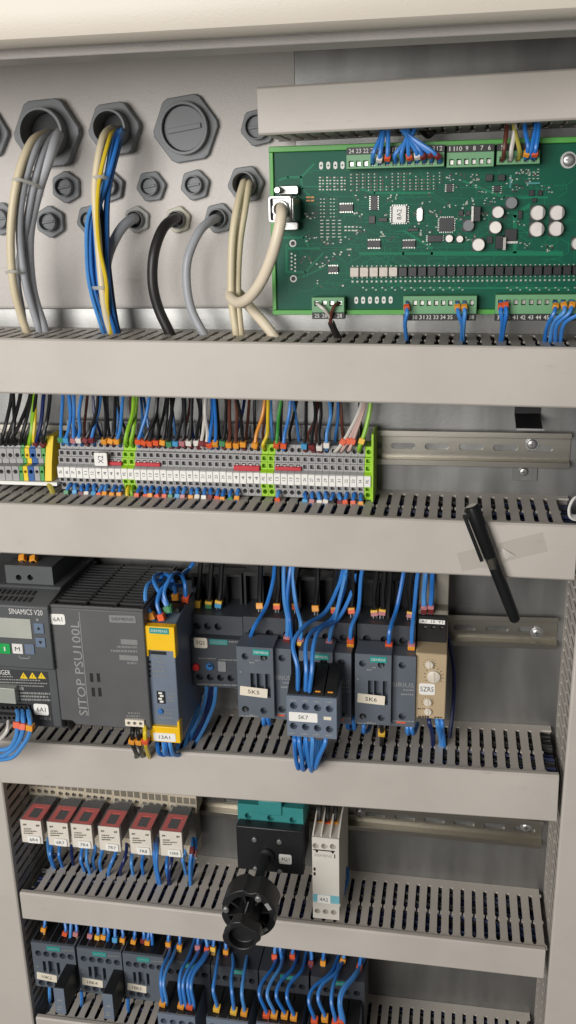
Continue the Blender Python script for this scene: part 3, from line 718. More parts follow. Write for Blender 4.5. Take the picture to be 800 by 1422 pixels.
for py, h in ((264, 13), (314, 12)):
    xa, xb, za, zb = rect(385, py - h / 2, 414, py + h / 2, BS + 10)
    o = MB().slab(rrect(xa, xb, za, zb, 2), BS, BS + 9).build('flange', 'chrome', r, bevel=.8)
    MB().lathe(((xa + 2.5), -(BS + 9), (za + zb) / 2), (0, -1, 0), [(0, 3), (14, 3), (15, 2.4)], 14).build('thumb_screw', 'chrome', r)
# wires on the board
G1 = 'wires on the board plugs'
def bw(pole, row, top, mat, marks, label, sx=0, dpx=0, far=None):
    xa, p, za, zb = row; x = xa + 1 + p * (pole + .5); z = za + (zb - za) * (.36 if top else .60)
    if top:
        zd = at(600, 172, 60)[1]; x2 = x + sx
        pts = [(x, -(BS + 9), z), (x, -(BS + 17), z + 1.5), (x + sx * .15, -(BS + 24), z + 8), (x2, -(BS + 18), z + 24), (x2 + sx * .1, -(BS + 4), zd + 12), (x2, -44, zd + 26)]
    else:
        zd = at(600, 462, 50)[1]; x2 = x + sx
        pts = [(x, -(BS + 9), z), (x, -(BS + 18), z - 1), (x + sx * .1, -(BS + 25), z - 8), (x2, -(BS + 20), z - 18), (x2, -(BS + 4), zd - 8), (x2, -44, zd - 22)]
    tg = []
    if marks: tg = [(.17, marks, 4.6, 5.2)]
    return wire(pts, 1.85, mat, label, group=G1, tags=tg, vec=True)
for pole, sx, mk in ((3, 7, None), (4, 4, 't_white'), (5, 0, 't_red'), (6, 16, None), (8, -2, 't_red'), (9, -9, 't_white'), (10, -16, 't_maroon'), (11, -24, 't_maroon'), (12, -30, 't_maroon'), (7, 6, None)):
    nm = {None: 'without marker', 't_white': 'with white marker', 't_red': 'with red marker', 't_maroon': 'with dark red marker'}[mk]
    bw(pole, TP1, True, 'w_blue', mk, 'blue wire ' + nm + ' on the longest upper plug of the board', sx)
wire([P(604, 182, 56), P(596, 190, 50), P(586, 182, 44), P(578, 170, 40)], 1.9, 'w_black', 'black wire looping between the blue wires above the board', vec=True)
bw(0, TP3, True, 'w_brown', None, 'brown wire on the shortest upper plug of the board', 3); bw(1, TP3, True, 'w_white', None, 'white wire on the shortest upper plug of the board', 2)
bw(2, TP3, True, 'w_olive', None, 'olive wire on the shortest upper plug of the board', -4)
for pole, sx, mk in ((3, -3, 't_orange'), (4, 2, 't_red'), (3.5, 3, None)): bw(pole, TP3, True, 'w_blue', mk, 'blue wire with %s marker on the shortest upper plug' % {'t_orange': 'orange', 't_red': 'red', None: 'no'}[mk], sx)
bw(0, BP2, False, 'w_blue', 't_red', 'single blue wire with red marker on the middle lower plug', -1)
bw(7, BP2, False, 'w_blue', 't_orange', 'blue wire with orange marker on the middle lower plug', 5); bw(8, BP2, False, 'w_blue', 't_orange', 'blue wire with orange marker on the middle lower plug', 0)
bw(0, BP3, False, 'w_blue', 't_red', 'blue wire with red marker on the long lower plug', 2); bw(.7, BP3, False, 'w_blue', 't_red', 'blue wire with red marker on the long lower plug', -1)
for pole, sx in ((7, -5), (8, -8), (9, -10), (10, -12)): bw(pole, BP3, False, 'w_blue', 't_orange', 'blue wire with orange marker on the long lower plug', sx)
xa, p, za, zb = BP1
for pole, mt in ((0, 'w_white'), (3, 'w_brown')):
    x = xa + 1 + p * (pole + .5); z = za + (zb - za) * .6; e = P(459, 445, 64)
    wire([(x, -(BS + 9), z), (x + 2 - pole * 1.5, -(BS + 18), z - 1), (x + (e.x - x) * .7, -(BS + 20), z - 6), tuple(e), tuple(P(461, 456, 60))], 1.5, mt, '%s core of the small cable on the four-pole plug' % ('white' if pole == 0 else 'brown'), group=G1, vec=True)
cable([(460, 448, 63), (464, 458, 58), (468, 466, 52), (472, 478, 44), (476, 492, 40)], 3.2, 'c_black', 'short black cable from the four-pole plug into the duct')
# ------------------------------------------------------------------ terminal strip
SEQ = ['5', '6', '7', '9', '11', '12', '4', '4', '4', '4', 'PE', 'PE', '13', '13', '13', '13', '14', '15', '16', '17', '18', '19', '21', '22', '23', '24', '25', '4', '4', '4', '4', 'PE', 'PE', '13', '13', '13', '13', '26', '27', '28', '29', '30', '31', '32', '33', '34', 'PE']
ta, tb_ = at(83.4, 655, 50), at(510, 668.5, 50)
TPI = (tb_[0] - ta[0]) / 46; TSL = (tb_[1] - ta[1]) / 46
TZ = lambda i: ta[1] + TSL * i
TX = lambda i: ta[0] + TPI * i
G2 = 'terminal blocks of the long strip'
def block_meshes(body, p):
    w = p / 2 - .12
    sq = lambda z0, z1: [rrect(-w * .62, w * .62, z0, z1, .6, 2)]
    mb = MB()
    # tiers, z relative to the marker centre; each tier a slab with a real opening
    mb.slab(box2(-w, w, 21, 31), 8, 36, holes=[circ(0, 25.6, w * .72, 12)], floor=9)
    mb.slab(box2(-w, w, 14.5, 21), 8, 41, holes=sq(15.8, 19.8), floor=6)
    mb.slab(box2(-w, w, 7.4, 14.5), 8, 43.5, holes=sq(8.8, 13.0), floor=6)
    mb.slab([(8, 5.6), (43.5, 7.4), (8, 7.4)], -w, w, axis='x')
    mb.slab([(8, -6.6), (48, -6.6), (48, 5.2), (43.5, 7.4), (8, 5.6)], -w, w, axis='x')
    mb.slab(box2(-w, w, -12, -6.6), 8, 46, holes=sq(-11, -7.6), floor=6)
    mb.slab(box2(-w, w, -21, -12), 8, 42, holes=[circ(0, -16.2, w * .72, 12)], floor=9)
    me = mb.mesh('housing', body)
    mk = MB().box(-w * .94, w * .94, 48, 49.2, -6.2, 4.6).mesh('number_marker', 'label')
    return me, mk
# ---- wires from above: (block, wire, marker, lean in mm)
UP = [(0, 'w_blue', 't_green', 6), (1, 'w_blue', 't_cyan', 8), (2, 'w_blue', 't_pink', 6), (3, 'w_blue', 't_white', 5), (4, 'w_black', 't_maroon', 14), (5, 'w_blue', 't_maroon', 9), (7, 'w_black', 't_orange', 4), (8, 'w_black', 't_orange', 8), (9, 'w_blue', 't_orange', 8),
      (10, 'w_pe', None, 11), (11, 'w_pe', None, 7), (12, 'w_blue', 't_red', 12), (13, 'w_black', 't_red', 14), (14, 'w_black', 't_red', 6), (15, 'w_black', 't_red', 4), (16, 'w_black', 't_orange', 7), (17, 'w_black', 't_green', 3), (18, 'w_black', 't_cyan', 6), (19, 'w_black', 't_pink', 5), (20, 'w_black', 't_white', 5), (21, 'w_black', 't_white', 4),
      (21.7, 'w_white', 't_maroon', 6), (22.5, 'w_white', 't_maroon', 3), (23, 'w_blue', 't_red', 2), (24, 'w_blue', 't_orange', 1), (25, 'w_black', 't_green', 5), (26, 'w_brown', 't_orange', 2), (27, 'w_brown', 't_orange', 0), (28, 'w_black', 't_orange', -2), (29.6, 'w_orange', 't_orange', 9), (31, 'w_yellow', None, 7), (32.8, 'w_green', 't_red', 6), (33.7, 'w_blue', 't_red', 9),
      (37, 'w_black', 't_cyan', 1), (38, 'w_black', 't_maroon', 2), (39, 'w_black', 't_white', 1), (40, 'w_blue', 't_white', 3), (41.2, 'w_white', 't_red', 22), (42, 'w_pink', 't_red', 20), (43, 'w_pink', 't_red', 15), (44.6, 'w_pe', 't_yellow', 10)]
CN = {'w_blue': 'blue', 'w_black': 'black', 'w_pe': 'green-yellow', 'w_white': 'white', 'w_brown': 'brown', 'w_orange': 'orange', 'w_yellow': 'yellow', 'w_green': 'green', 'w_pink': 'pale pink', 'w_dblue': 'dark blue', 'w_olive': 'olive'}
MN = {'t_orange': 'orange', 't_red': 'red', 't_white': 'white', 't_green': 'green', 't_cyan': 'light blue', 't_maroon': 'dark red', 't_pink': 'pink', 't_yellow': 'yellow', 't_black': 'black'}
UPD = {int(round(u[0])): u for u in UP}
BLK = {'tb': block_meshes('tb', TPI), 'tb_pe': block_meshes('tb_pe', TPI)}
for i, t in enumerate(SEQ):
    k = 'tb_pe' if t == 'PE' else 'tb'
    lab = ('bright green earth terminal block marked PE' if t == 'PE' else 'slim grey terminal block with white marker number %s' % t)
    if i == 46: lab = 'bright green earth terminal block closing the long strip beside number 34'
    elif t == 'PE': lab = 'bright green earth terminal block beside the ' + ('first group of number 13 blocks' if i < 20 else 'second group of number 13 blocks')
    elif t == '4': lab = 'grey terminal block marked 4 under the ' + ('X2 tag and short red jumper' if i < 20 else 'red jumper beside number 25')
    elif t == '13': lab = 'grey terminal block marked 13, bridged by the jumper after the ' + ('first green pair' if i < 20 else 'second green pair')
    if t not in ('PE', '4', '13'):
        u = UPD.get(i)
        lab = 'grey terminal block numbered %s %s' % (t, 'with no wire on top' if not u else 'below the %s wire%s' % (CN[u[1]], ' with %s marker' % MN[u[2]] if u[2] else ''))
    b = (TX(i), 0, TZ(i))
    r = thing('terminal_block', lab, 'terminal block', b, G2)
    for me, nm in zip(BLK[k], ('housing', 'number_marker')):
        o = bpy.data.objects.new(nm, me); COL.objects.link(o); o.parent = r
    o.location.z = random.uniform(-.0004, .0004); o.rotation_euler.y = random.uniform(-.012, .012)
    lt = MB(); letter(lt, t, b[0], b[2] - .6, 3.6, 3.0, 49.2, rot=R_(90)); lt.build('lettering', 'ink_black', r)
# grey rail-mount covers behind the upper wires
for xa, xb, nm in ((TX(-.5), TX(46.5), 'grey cover strip standing behind the wires of the terminal strip'),):
    r = thing('cover_strip', nm, 'cover', (xa, -20, TZ(0) + 34))
    s = TSL / TPI
    MB().slab([(xa, TZ(-.5) + 31.5), (xb, TZ(46.5) + 31.5), (xb, TZ(46.5) + 46), (xa, TZ(-.5) + 46)], 12, 15).build('strip', 'tb', r, bevel=.4)
    n = 47; tooth = MB().box(-1.2, 1.2, 15, 16.4, 0, 12.5).mesh('rib', 'tb_dark')
    for i in range(n):
        o = bpy.data.objects.new('rib', tooth); COL.objects.link(o); o.parent = r; o.location = (Vector((TX(i), 0, TZ(i) + 32.2)) - Vector(r['_base'])) * .001
# green end plate
r = MB().box(TX(46.5) + .1, TX(46.5) + 2.3, 8, 47.5, TZ(46) - 21.5, TZ(46) + 46).build('end_plate', 'tb_pe', base=(TX(46.6), -8, TZ(46) - 21), bevel=.4)
tag(r, 'thin bright green end plate closing the terminal strip', 'end plate')
# red jumpers
for a, b, lb in ((6.9, 9.6, 'short red jumper beside the X2 tag'), (11.7, 15.5, 'red jumper bridging the first number 13 blocks'), (26.6, 30.4, 'wide red jumper bridging the blocks beside number 25'), (32.7, 36.5, 'slim red jumper bridging the blocks beside number 26')):
    za = TZ((a + b) / 2) + (8.6 if a > 20 and a < 30 else 9.4); h = 5.2 if a > 20 and a < 30 else 3.6
    r = thing('jumper', lb, 'jumper', (TX(a), -43, za), 'red jumpers on the terminal strip')
    sl = TSL / TPI
    MB().slab([(TX(a), za - h / 2 - sl * (TX(b) - TX(a)) / 2), (TX(b), za - h / 2 + sl * (TX(b) - TX(a)) / 2), (TX(b), za + h / 2 + sl * (TX(b) - TX(a)) / 2), (TX(a), za + h / 2 - sl * (TX(b) - TX(a)) / 2)], 43.6, 47.5).build('bridge_bar', 'jumper', r, bevel=.5)
    for i in range(int(math.ceil(a)), int(b) + 1):
        MB().box(TX(i) - 1.2, TX(i) + 1.2, 37.6, 43.7, TZ(i) + 9.6, TZ(i) + 12.0).build('contact_tongue', 'tin', r)
# X2 tag
x0, x1, z0, z1 = rect(131, 629, 148.5, 647, 52)
r = thing('strip_tag', 'white tag marked X2 clipped on the terminal strip', 'tag', (x0, -50, z0))
MB().slab(rrect(x0, x1, z0, z1, 1), 50, 52).build('plate', 'label', r); MB().box((x0 + x1) / 2 - 2, (x0 + x1) / 2 + 2, 42, 50, (z0 + z1) / 2 - 2, (z0 + z1) / 2 + 2).build('clip', 'label', r)
lt = MB(); letter(lt, 'X2', (x0 + x1) / 2, (z0 + z1) / 2, 8, 5.5, 52, rot=R_(90)); lt.build('lettering', 'ink_black', r)

rnd = random.Random(11)
zduct = at(300, 552, 60)[1]
for i, wm, tm, lean in UP:
    x, z = TX(i), TZ(i) + 25.6; far = i > 40.5
    pts = [(x, -30, z - .5), (x, -38, z + 1.5), (x + lean * .08, -43, z + 7), (x + lean * .4, -42, z + 18), (x + lean + rnd.uniform(-2, 2), -rnd.uniform(34, 48), z + 38), (x + lean * 1.4 + rnd.uniform(-3, 3), -rnd.uniform(34, 56), z + 66)]
    if far: pts = [(x, -30, z - .5), (x, -38, z + 1), (x + lean * .2, -44, z + 6), (x + lean * .62, -43, z + 22), (x + lean * 1.1, -40, z + 44), (x + lean * 1.3, -40, z + 66)]
    num = SEQ[min(46, int(round(i)))]
    tg = []
    if tm: tg = [(.20 if not far else .30, tm, 5.6, 5.8)]
    if tm and wm == 'w_black': tg.append((.11, 't_maroon', 4.5, 4.2))
    nb = ' with %s marker' % MN[tm] if tm else ''
    where = {'PE': 'a green earth block', '4': 'a block marked 4', '13': 'a block marked 13'}.get(num, 'block number ' + num)
    wire(pts, 1.75 if wm != 'w_pe' else 2.1, wm, '%s wire%s going up from %s' % (CN[wm], nb, where), group='wires above the terminal strip', tags=tg, vec=True)
for k in range(34):
    i = 1.3 + k * 1.32; x, z = TX(i), TZ(i) + 30; ln = rnd.uniform(-6, 16); cm = rnd.choice(('w_black', 'w_black', 'w_black', 'w_dblue', 'w_blue', 'w_brown'))
    wire([(x, -20, z), (x + ln * .1, -24, z + 10), (x + ln * .5, -rnd.uniform(22, 30), z + 26), (x + ln, -rnd.uniform(24, 36), z + 60)], 1.5, cm, 'thin %s wire standing behind the marked wires of the terminal strip' % CN[cm], group='thin wires behind the terminal strip', vec=True)
# short loops below
lowtags = ['t_green', 't_cyan', 't_maroon', 't_white', 't_cyan', 't_red', 't_orange', 't_orange', 't_orange']
lows = [(i, 'w_blue', lowtags[(i - 1) % 9]) for i in range(1, 10)] + [(10.3, 'w_yellow', None), (11, 'w_pe', None)] + [(i, 'w_blue', t) for i, t in zip(range(12, 28), ['t_red', 't_red', 't_orange', 't_red', 't_red', 't_green', 't_cyan', 't_pink', 't_orange', 't_white', 't_white', 't_maroon', 't_red', 't_orange', 't_green', 't_orange'])] + [(33, 'w_blue', 't_red')] + [(i, 'w_blue', t) for i, t in zip(range(37, 46), ['t_cyan', 't_pink', 't_white', 't_white', 't_black', 't_maroon', 't_red', 't_red', 't_orange'])]
for i, wm, tm in lows:
    x, z = TX(i), TZ(i) - 16.2
    pts = [(x, -36, z), (x, -45, z + .4), (x + .4, -51, z - 3.5), (x + .8, -51, z - 10), (x + 1, -44, z - 17), (x + 1.2, -40, z - 26), (x + 1.2, -40, z - 44)]
    num = SEQ[min(46, int(round(i)))]
    where = {'PE': 'a green earth block', '4': 'a block marked 4', '13': 'a block marked 13'}.get(num, 'block number ' + num)
    wire(pts, 1.95, wm, '%s wire%s bending down from %s' % (CN[wm], ' with %s marker' % MN[tm] if tm else '', where), group='wires below the terminal strip', tags=[(.30, tm, 4.4, 5.2)] if tm else (), vec=True)

# ---- the wider blocks at the strip's end beside the green-yellow plates
def big_block(px, w_px, kinds, label, name='terminal_block', dz=0):
    x0, zc = at(px, 640, 46); x1 = at(px + w_px, 640, 46)[0]; w = (x1 - x0) / 2 - .12; cx = (x0 + x1) / 2; zc += dz
    r = thing(name, label, 'terminal block', (cx, 0, zc), 'wide terminal blocks at the strip end')
    a, b = kinds
    hz = lambda z: [circ(cx, zc + z, min(w * .62, 2.4), 10)]
    m_ = MB()
    for q in range(3): m_.slab([(10, 12 + q * 3.4), (40, 12 + q * 3.4), (39, 14.6 + q * 3.4), (10, 14.6 + q * 3.4)] and [(10, zc + 12.6 + q * 3.3), (40 - q, zc + 12.6 + q * 3.3), (39.2 - q, zc + 15.2 + q * 3.3), (10, zc + 15.2 + q * 3.3)], cx - w, cx + w, axis='x')
    m_.slab(box2(cx - w, cx + w, zc + 2, zc + 12.4), 8, 42, holes=hz(5), floor=8)
    m_.build('upper_level', a, r, bevel=.25, seg=1)
    m_ = MB().slab(box2(cx - w, cx + w, zc - 4.5, zc + 1.9), 8, 38)
    m_.slab(box2(cx - w, cx + w, zc - 20, zc - 4.6), 8, 50, holes=hz(-10.5), floor=8)
    m_.build('lower_level', b, r, bevel=.25, seg=1)
    return cx, zc
LB = []
for px, w, kd, lb in ((-22, 9.6, ('tb', 'tb'), 'wide grey terminal block at the far end of the strip'), (-12, 9.6, ('tb', 'tb'), 'wide grey terminal block at the far end of the strip'), (-2, 9.6, ('tb', 'tb'), 'wide grey terminal block at the far end of the strip'),
        (7.8, 9.6, ('tb', 'tb'), 'wide grey terminal block beside the first green-yellow block'), (17.6, 9.6, ('tb', 'tb'), 'wide grey terminal block beside the first green-yellow block'), (27.4, 5.4, ('tb_green', 'tb_green'), 'slim green half of the first earth block'), (32.9, 6.6, ('tb_yellow', 'tb_yellow'), 'slim yellow half of the first earth block'),
        (39.6, 8.6, ('tb_blue', 'tb_blue'), 'blue neutral terminal block between the earth blocks'), (48.3, 7.6, ('tb', 'tb'), 'grey terminal block between the blue and yellow blocks'), (56, 6, ('tb_green', 'tb_green'), 'green half of the earth block next to the long strip')):
    LB.append(big_block(px, w, kd, lb, dz=-(px - 30) * .004))
x0, zc = at(62.5, 640, 46); x1 = at(72, 640, 46)[0]
o = MB().slab([(8, zc + 24), (36, zc + 24), (41, zc + 12), (47, zc - 4), (51, zc - 20), (8, zc - 20)], x0, x1, axis='x').build('end_block', 'tb_yellow', base=(x0, -8, zc - 20), bevel=.4)
tag(o, 'tall yellow end block between the earth block and the long strip', 'end block')
x0, x1, z0, z1 = rect(-40, 665, 79, 671, 52)
o = MB().box(x0, x1, 40, 52.5, zc - 24.5, zc - 21).build('label_strip', 'label', base=(x0, -46, zc - 24)); tag(o, 'white label strip under the wide terminal blocks', 'label strip')
# their wires
for i, (px, mt, mk) in enumerate(((2, 'w_black', None), (8, 'w_black', None), (14, 'w_black', None), (20, 'w_black', None), (28, 'w_black', None), (41, 'w_pe', None), (51, 'w_dblue', 't_maroon'), (59, 'w_black', 't_maroon'), (47, 'w_yellow', None), (36, 'w_black', None))):
    k = (12, 18, 26, -2, 14, 8, 10, 9, 1, 14)[i]
    wire([(px, 622, 30), (px + .3, 616, 40), (px + k * .2, 604, 44), (px + k * .6, 584, 42), (px + k, 556, 46), (px + k * 1.2, 530, 50)], 2.6 if mt == 'w_pe' else 2.0, mt, '%s wire%s above the wide terminal blocks' % (CN[mt], ' with dark red marker' if mk else ''), group='wires above the wide terminal blocks', tags=[(.16, mk, 6, 5.2)] if mk else ())
wire([(66, 668, 46), (70, 676, 52), (74, 688, 52), (79, 706, 44)], 3.2, 'w_olive', 'dull yellow wire dropping from the tall end block into the duct')
# ------------------------------------------------------------------ device helpers
_wire = wire
def wire(pts, r, mat, label, cat='wire', group=None, tags=(), name='wire', n=7, k=6, vec=False):
    # wires leaving upwards pass in front of the rear covers into the duct above
    if not vec: pts = [(a, b, max(c, 48) if 730 < b < 846 else c) for a, b, c in pts]
    return _wire(pts, r, mat, label, cat, group, tags, name, n, k, vec)
def block(parent, name, px0, py0, px1, py1, d0, d1, mat, bevel=.8, holes=(), floor=5):
    """box whose front face shows between two photo pixels"""
    x0, x1, z0, z1 = rect(px0, py0, px1, py1, d1)
    hs = []
    for h in holes:
        if len(h) == 3:
            a = at(h[0], h[1], d1); hs.append(circ(a[0], a[1], h[2] * (at(h[0] + 1, h[1], d1)[0] - a[0]), 14))
        else: hs.append(box2(*rect(*h, d1)))
    return MB().slab(box2(x0, x1, z0, z1), d0, d1, holes=hs, floor=floor if hs else None).build(name, mat, parent, bevel=bevel if not hs else 0)
def word(parent, s, px0, py0, px1, py1, d, mat='ink_white', rot=0, name='lettering'):
    x0, x1, z0, z1 = rect(px0, py0, px1, py1, d)
    lt = MB(); w, h = x1 - x0, z1 - z0
    if rot: w, h = h, w
    letter(lt, s, (x0 + x1) / 2, (z0 + z1) / 2, w, h, d, rot)
    return lt.build(name, mat, parent) if lt.v else None
RS = random.Random(17)
def sticker(parent, s, px0, py0, px1, py1, d, mat='label', ink='ink_black', r=1.6, k=.62, name='label', rot=0):
    x0, x1, z0, z1 = rect(px0, py0, px1, py1, d)
    if x1 < x0 or z1 < z0: raise ValueError(s)
    rot += RS.uniform(-.03, .03)      # stuck on by hand
    cx, cz = (x0 + x1) / 2, (z0 + z1) / 2; c, n = math.cos(rot), math.sin(rot)
    o = MB().slab([(cx + (a - cx) * c - (b - cz) * n, cz + (a - cx) * n + (b - cz) * c) for a, b in rrect(x0, x1, z0, z1, r)], d + .02, d + .5).build(name, mat, parent)
    if s:
        lt = MB(); letter(lt, s, (x0 + x1) / 2, (z0 + z1) / 2, (x1 - x0) * k, (z1 - z0) * .42, d + .5, rot); lt.build('lettering', ink, o)
    return o
def hole_ring(parent, px, py, rpx, d, mat='black', name='terminal_hole', screwd=True):
    a = at(px, py, d); r = rpx * (at(px + 1, py, d)[0] - a[0])
    o = MB().slab(circ(a[0], a[1], r, 16), d, d + .8, holes=[circ(a[0], a[1], r * .78, 16)]).build(name, mat, parent)
    return o
def spot(d, px, py, w, h, mb):
    x0, x1, z0, z1 = rect(px - w / 2, py - h / 2, px + w / 2, py + h / 2, d); mb.box(x0, x1, d + .02, d + .25, z0, z1)
def fine_print(parent, d, rows, mat='ink_grey', seed=1):
    """rows of print too small to read: (px0, px1, py, height px)"""
    rn = random.Random(seed); m_ = MB()
    for a, b, y, h in rows:
        x = a
        while x < b:
            w = rn.uniform(1.0, 3.4); w = min(w, b - x)
            if w > .5: spot(d, x + w / 2, y + (x - a) * .03, w, h, m_)
            x += w + rn.uniform(.6, 1.2)
    o = m_.build('fine_print', mat, parent); tag(o, kind='stuff'); return o
ROW3 = at(400, 880, 0)[1]
# ------------------------------------------------------------------ frequency drive (its side cut by the frame)
dv = thing('frequency_drive', 'dark grey frequency drive with a small display and keypad', 'drive', P(20, 1000, 0))
FD = 138.0
x0, x1, zk0, zk1 = rect(-70, 838, 67, 924, FD)
_, _, zl0, zl1 = rect(-70, 927, 72, 1006, FD)
xr = at(70, 880, FD)[0]
ZS = at(40, 813, FD - 34)[1]
prof = [(12, zl0 - 6), (FD - 12, zl0 - 6), (FD - 4, zl0), (FD - 4, zl1), (FD, zl1 + 1), (FD, zk1 - 2), (FD - 3, zk1), (FD - 32, ZS - 2), (FD - 34, ZS), (12, ZS)]
MB().slab(prof, x0, xr, axis='x').build('housing', 'v20', dv, bevel=1.2)
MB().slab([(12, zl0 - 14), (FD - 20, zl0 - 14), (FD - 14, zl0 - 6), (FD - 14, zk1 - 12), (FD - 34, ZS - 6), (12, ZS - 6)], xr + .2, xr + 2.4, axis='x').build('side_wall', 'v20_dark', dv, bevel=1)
xa, xb, za, zb = rect(8, 786, 73, 812, FD - 38)
hs = [circ(*at(26, 802, FD - 38), 3.2, 14), circ(*at(42, 802, FD - 38), 3.2, 14)]
MB().slab(box2(xa, xb, ZS - 8, zb), 30, FD - 38, holes=hs, floor=8).build('terminal_cover', 'v20', dv)
# vents in the slope
vs = MB(); n_ = 9
for row in range(2):
    for i in range(n_):
        t = .25 + .42 * row; dd = FD - 3 - 29 * t; z = zk1 + (ZS - 2 - zk1) * t
        xx = xr - 22 - i * 5.4 - row * 1.5
        vs_ = MB().obox((xx, -dd - .3, z + .5), (.35, 29, ZS - 2 - zk1), (0, -(ZS - 2 - zk1), 29), 8.5, 2.6, .5)
        vs_.build('vent_slot', 'ink_black', dv)
word(dv, 'SINAMICS V20', 12.5, 846, 59, 853.5, FD)
block(dv, 'display', -40, 858, 43, 885, FD - 2, FD + .8, 'lcd', .3)
for nm, c, mt, s, ink in (('key_up', (47, 866, 60.5, 880), 'k_blue', None, None), ('key_down', (49.5, 886, 63, 899), 'k_blue', None, None), ('key_run', (-1, 894, 14, 908), 'k_green', 'I', 'ink_white'), ('key_menu', (17, 894.5, 31.5, 908), 'k_white', 'M', 'ink_black'), ('key_ok', (34.5, 895, 47.5, 909), 'k_blue', 'OK', 'ink_dim'), ('key_stop', (-22, 893, -6, 907), 'red', None, None)):
    o = block(dv, nm, *c, FD - 1, FD + 1.1, mt, .4)
    if s: word(o, s, (c[0] + c[2]) / 2 - (.9 if s == 'I' else 3.4), c[1] + 4, (c[0] + c[2]) / 2 + (.9 if s == 'I' else 3.4), c[3] - 4, FD + 1.1, ink)
for c, up in (((53.6, 872.5), 1), ((56.2, 892.3), -1)):
    a = at(*c, FD + 1.1); MB().slab([(a[0] - 2, a[1] - 1.6 * up), (a[0] + 2, a[1] - 1.6 * up), (a[0], a[1] + 1.9 * up)], FD + 1.12, FD + 1.3).build('arrow_mark', 'ink_black', dv)
m_ = MB(); spot(FD, 52, 860.5, 3, 3, m_); spot(FD, 34, 914, 15, 1, m_); spot(FD, 27, 912, 1, 4, m_); spot(FD, 41, 913, 1, 4, m_); m_.build('key_marks', 'ink_grey', dv)
# warning label
W2 = FD - 4
x0_, x1_, z0_, z1_ = rect(-60, 929, 70, 1004, W2)
MB().box(x0_, x1_, W2, W2 + .3, z0_, z1_).build('warning_label', 'v20_dark', dv)
word(dv, 'DANGER', -14, 930, 14.5, 936.5, W2 + .3)
for i in range(3):
    a = at(33 + i * 12.4, 938, W2 + .3); o = MB().slab([(a[0] - 4.2, a[1] - 3.4), (a[0] + 4.2, a[1] - 3.4), (a[0], a[1] + 3.6)], W2 + .32, W2 + .5).build('warning_triangle', 'warn', dv)
    lt = MB(); letter(lt, '!', a[0], a[1] - .8, .7, 3.2, W2 + .5); lt.build('lettering', 'ink_black', o)
fine_print(dv, W2 + .3, [(-8, 18, 939, 1.4), (-8, 56, 943, 1.4), (-8, 67, 947, 1.4), (-8, 62, 951, 1.4), (24, 34, 956, 4), (25, 70, 962, 2.4), (25, 68, 966.5, 2.4), (26, 70, 971, 2.4)], 'ink_grey', 3)
o = block(dv, 'port_cover', -30, 955, 21, 976, W2 - 2, W2 + 9, 'pad', .6)
block(dv, 'upper_terminals', -40, 977, 41, 985, W2 - 4, W2 + 3, 'black', .2, [(3 + i * 6.5, 981, 7.6 + i * 6.5, 984.5) for i in range(6)], 3)
block(dv, 'lower_terminals', -40, 992, 34, 1003, W2 - 4, W2 + 6, 'v20_dark', .2, [(1 + i * 6.2, 997, 2.2) for i in range(5)], 3)
sticker(dv, '6A1', 47.5, 977.5, 67.5, 992.5, W2 + .4, r=2.2)
word(dv, 'X1 X2 12', 55, 996, 71, 999.5, W2 + .3, 'ink_grey')
# wires at the drive
for i, (px, mk, ex, ey) in enumerate(((25.5, 't_red', -14, 1046), (33, 't_red', -12, 1052), (41.5, 't_orange', -14, 1056))):
    wire([(px - 2, 985, W2), (px - 1, 994, W2 + 12), (px, 1003, W2 + 20), (px - 2, 1020, W2 + 20), (px - 12, 1038, W2 + 16), (px - 28, ey - 4, W2 + 8), (ex - 8, ey, W2 - 4), (ex - 24, ey + 1, 110)], 2.4, 'w_blue', 'blue wire with %s marker arching out of the drive' % ('red' if i < 2 else 'orange'), group='wires below the drive', tags=[(.17, mk, 6.5, 7)])
wire([(12, 1000, W2 + 4), (10, 1012, W2 + 14), (4, 1024, W2 + 12), (-8, 1034, W2 + 4)], 2.0, 'w_white', 'white wire leaving the lower terminals of the drive')
for px, mk in ((32, 't_orange'), (46, 't_orange')):
    wire([(px, 800, 96), (px, 786, 92), (px + 1, 775, 86), (px + 2, 760, 74), (px + 2, 745, 60)], 2.2, 'w_black', 'black wire with orange marker above the terminal cover of the drive', group='wires above the drive', tags=[(.36, mk, 7, 6.6)])

# ------------------------------------------------------------------ power supply
ps = thing('power_supply', 'dark grey power supply with slotted top and upright lettering', 'power supply', P(130, 1010, 0))
PD = 133.0
x0, x1, z0, z1 = rect(77, 847, 204, 1009, PD)
m_ = MB().slab([(x0, z0 + 4), (x0 + 12, z0 + 4), (x0 + 16, z0), (x1, z0), (x1, z1), (x0, z1)], 14, PD)
m_.build('housing', 'sitop', ps, bevel=1.2)
# slotted top: a dark tray with bars across
MB().box(x0 + 2.5, x1 - 2.5, 20, PD - 3, z1 + .02, z1 + .5).build('vent_floor', 'ink_black', ps)
bar = MB().box(x0 + 2.5 - ps['_base'][0], x1 - 2.5 - ps['_base'][0], 0, 2.6, 0, 2.4).mesh('vent_bar', 'sitop_dark')
for i in range(14):
    o = bpy.data.objects.new('vent_bar', bar); COL.objects.link(o); o.parent = ps; o.location = (Vector((ps['_base'][0], -(24 + i * 7.2), z1 + .3)) - Vector(ps['_base'])) * .001
for k in (.0, .36, .70, 1.0):
    xx = x0 + 1.2 + (x1 - x0 - 4.4) * k
    MB().box(xx, xx + 2.2, 16, PD - .5, z1 + .04, z1 + 2.9).build('vent_rib', 'sitop_dark', ps)
MB().box(x0, x1, PD - 3, PD - .2, z1 + .03, z1 + 2.9).build('front_rim', 'sitop', ps, bevel=.5)
sticker(ps, '6A1', 70.5, 852.5, 90.5, 867, PD, r=2.2)
word(ps, 'SITOP PSU100L', 104, 863, 116, 993, PD, 'ink_grey', rot=R_(90))
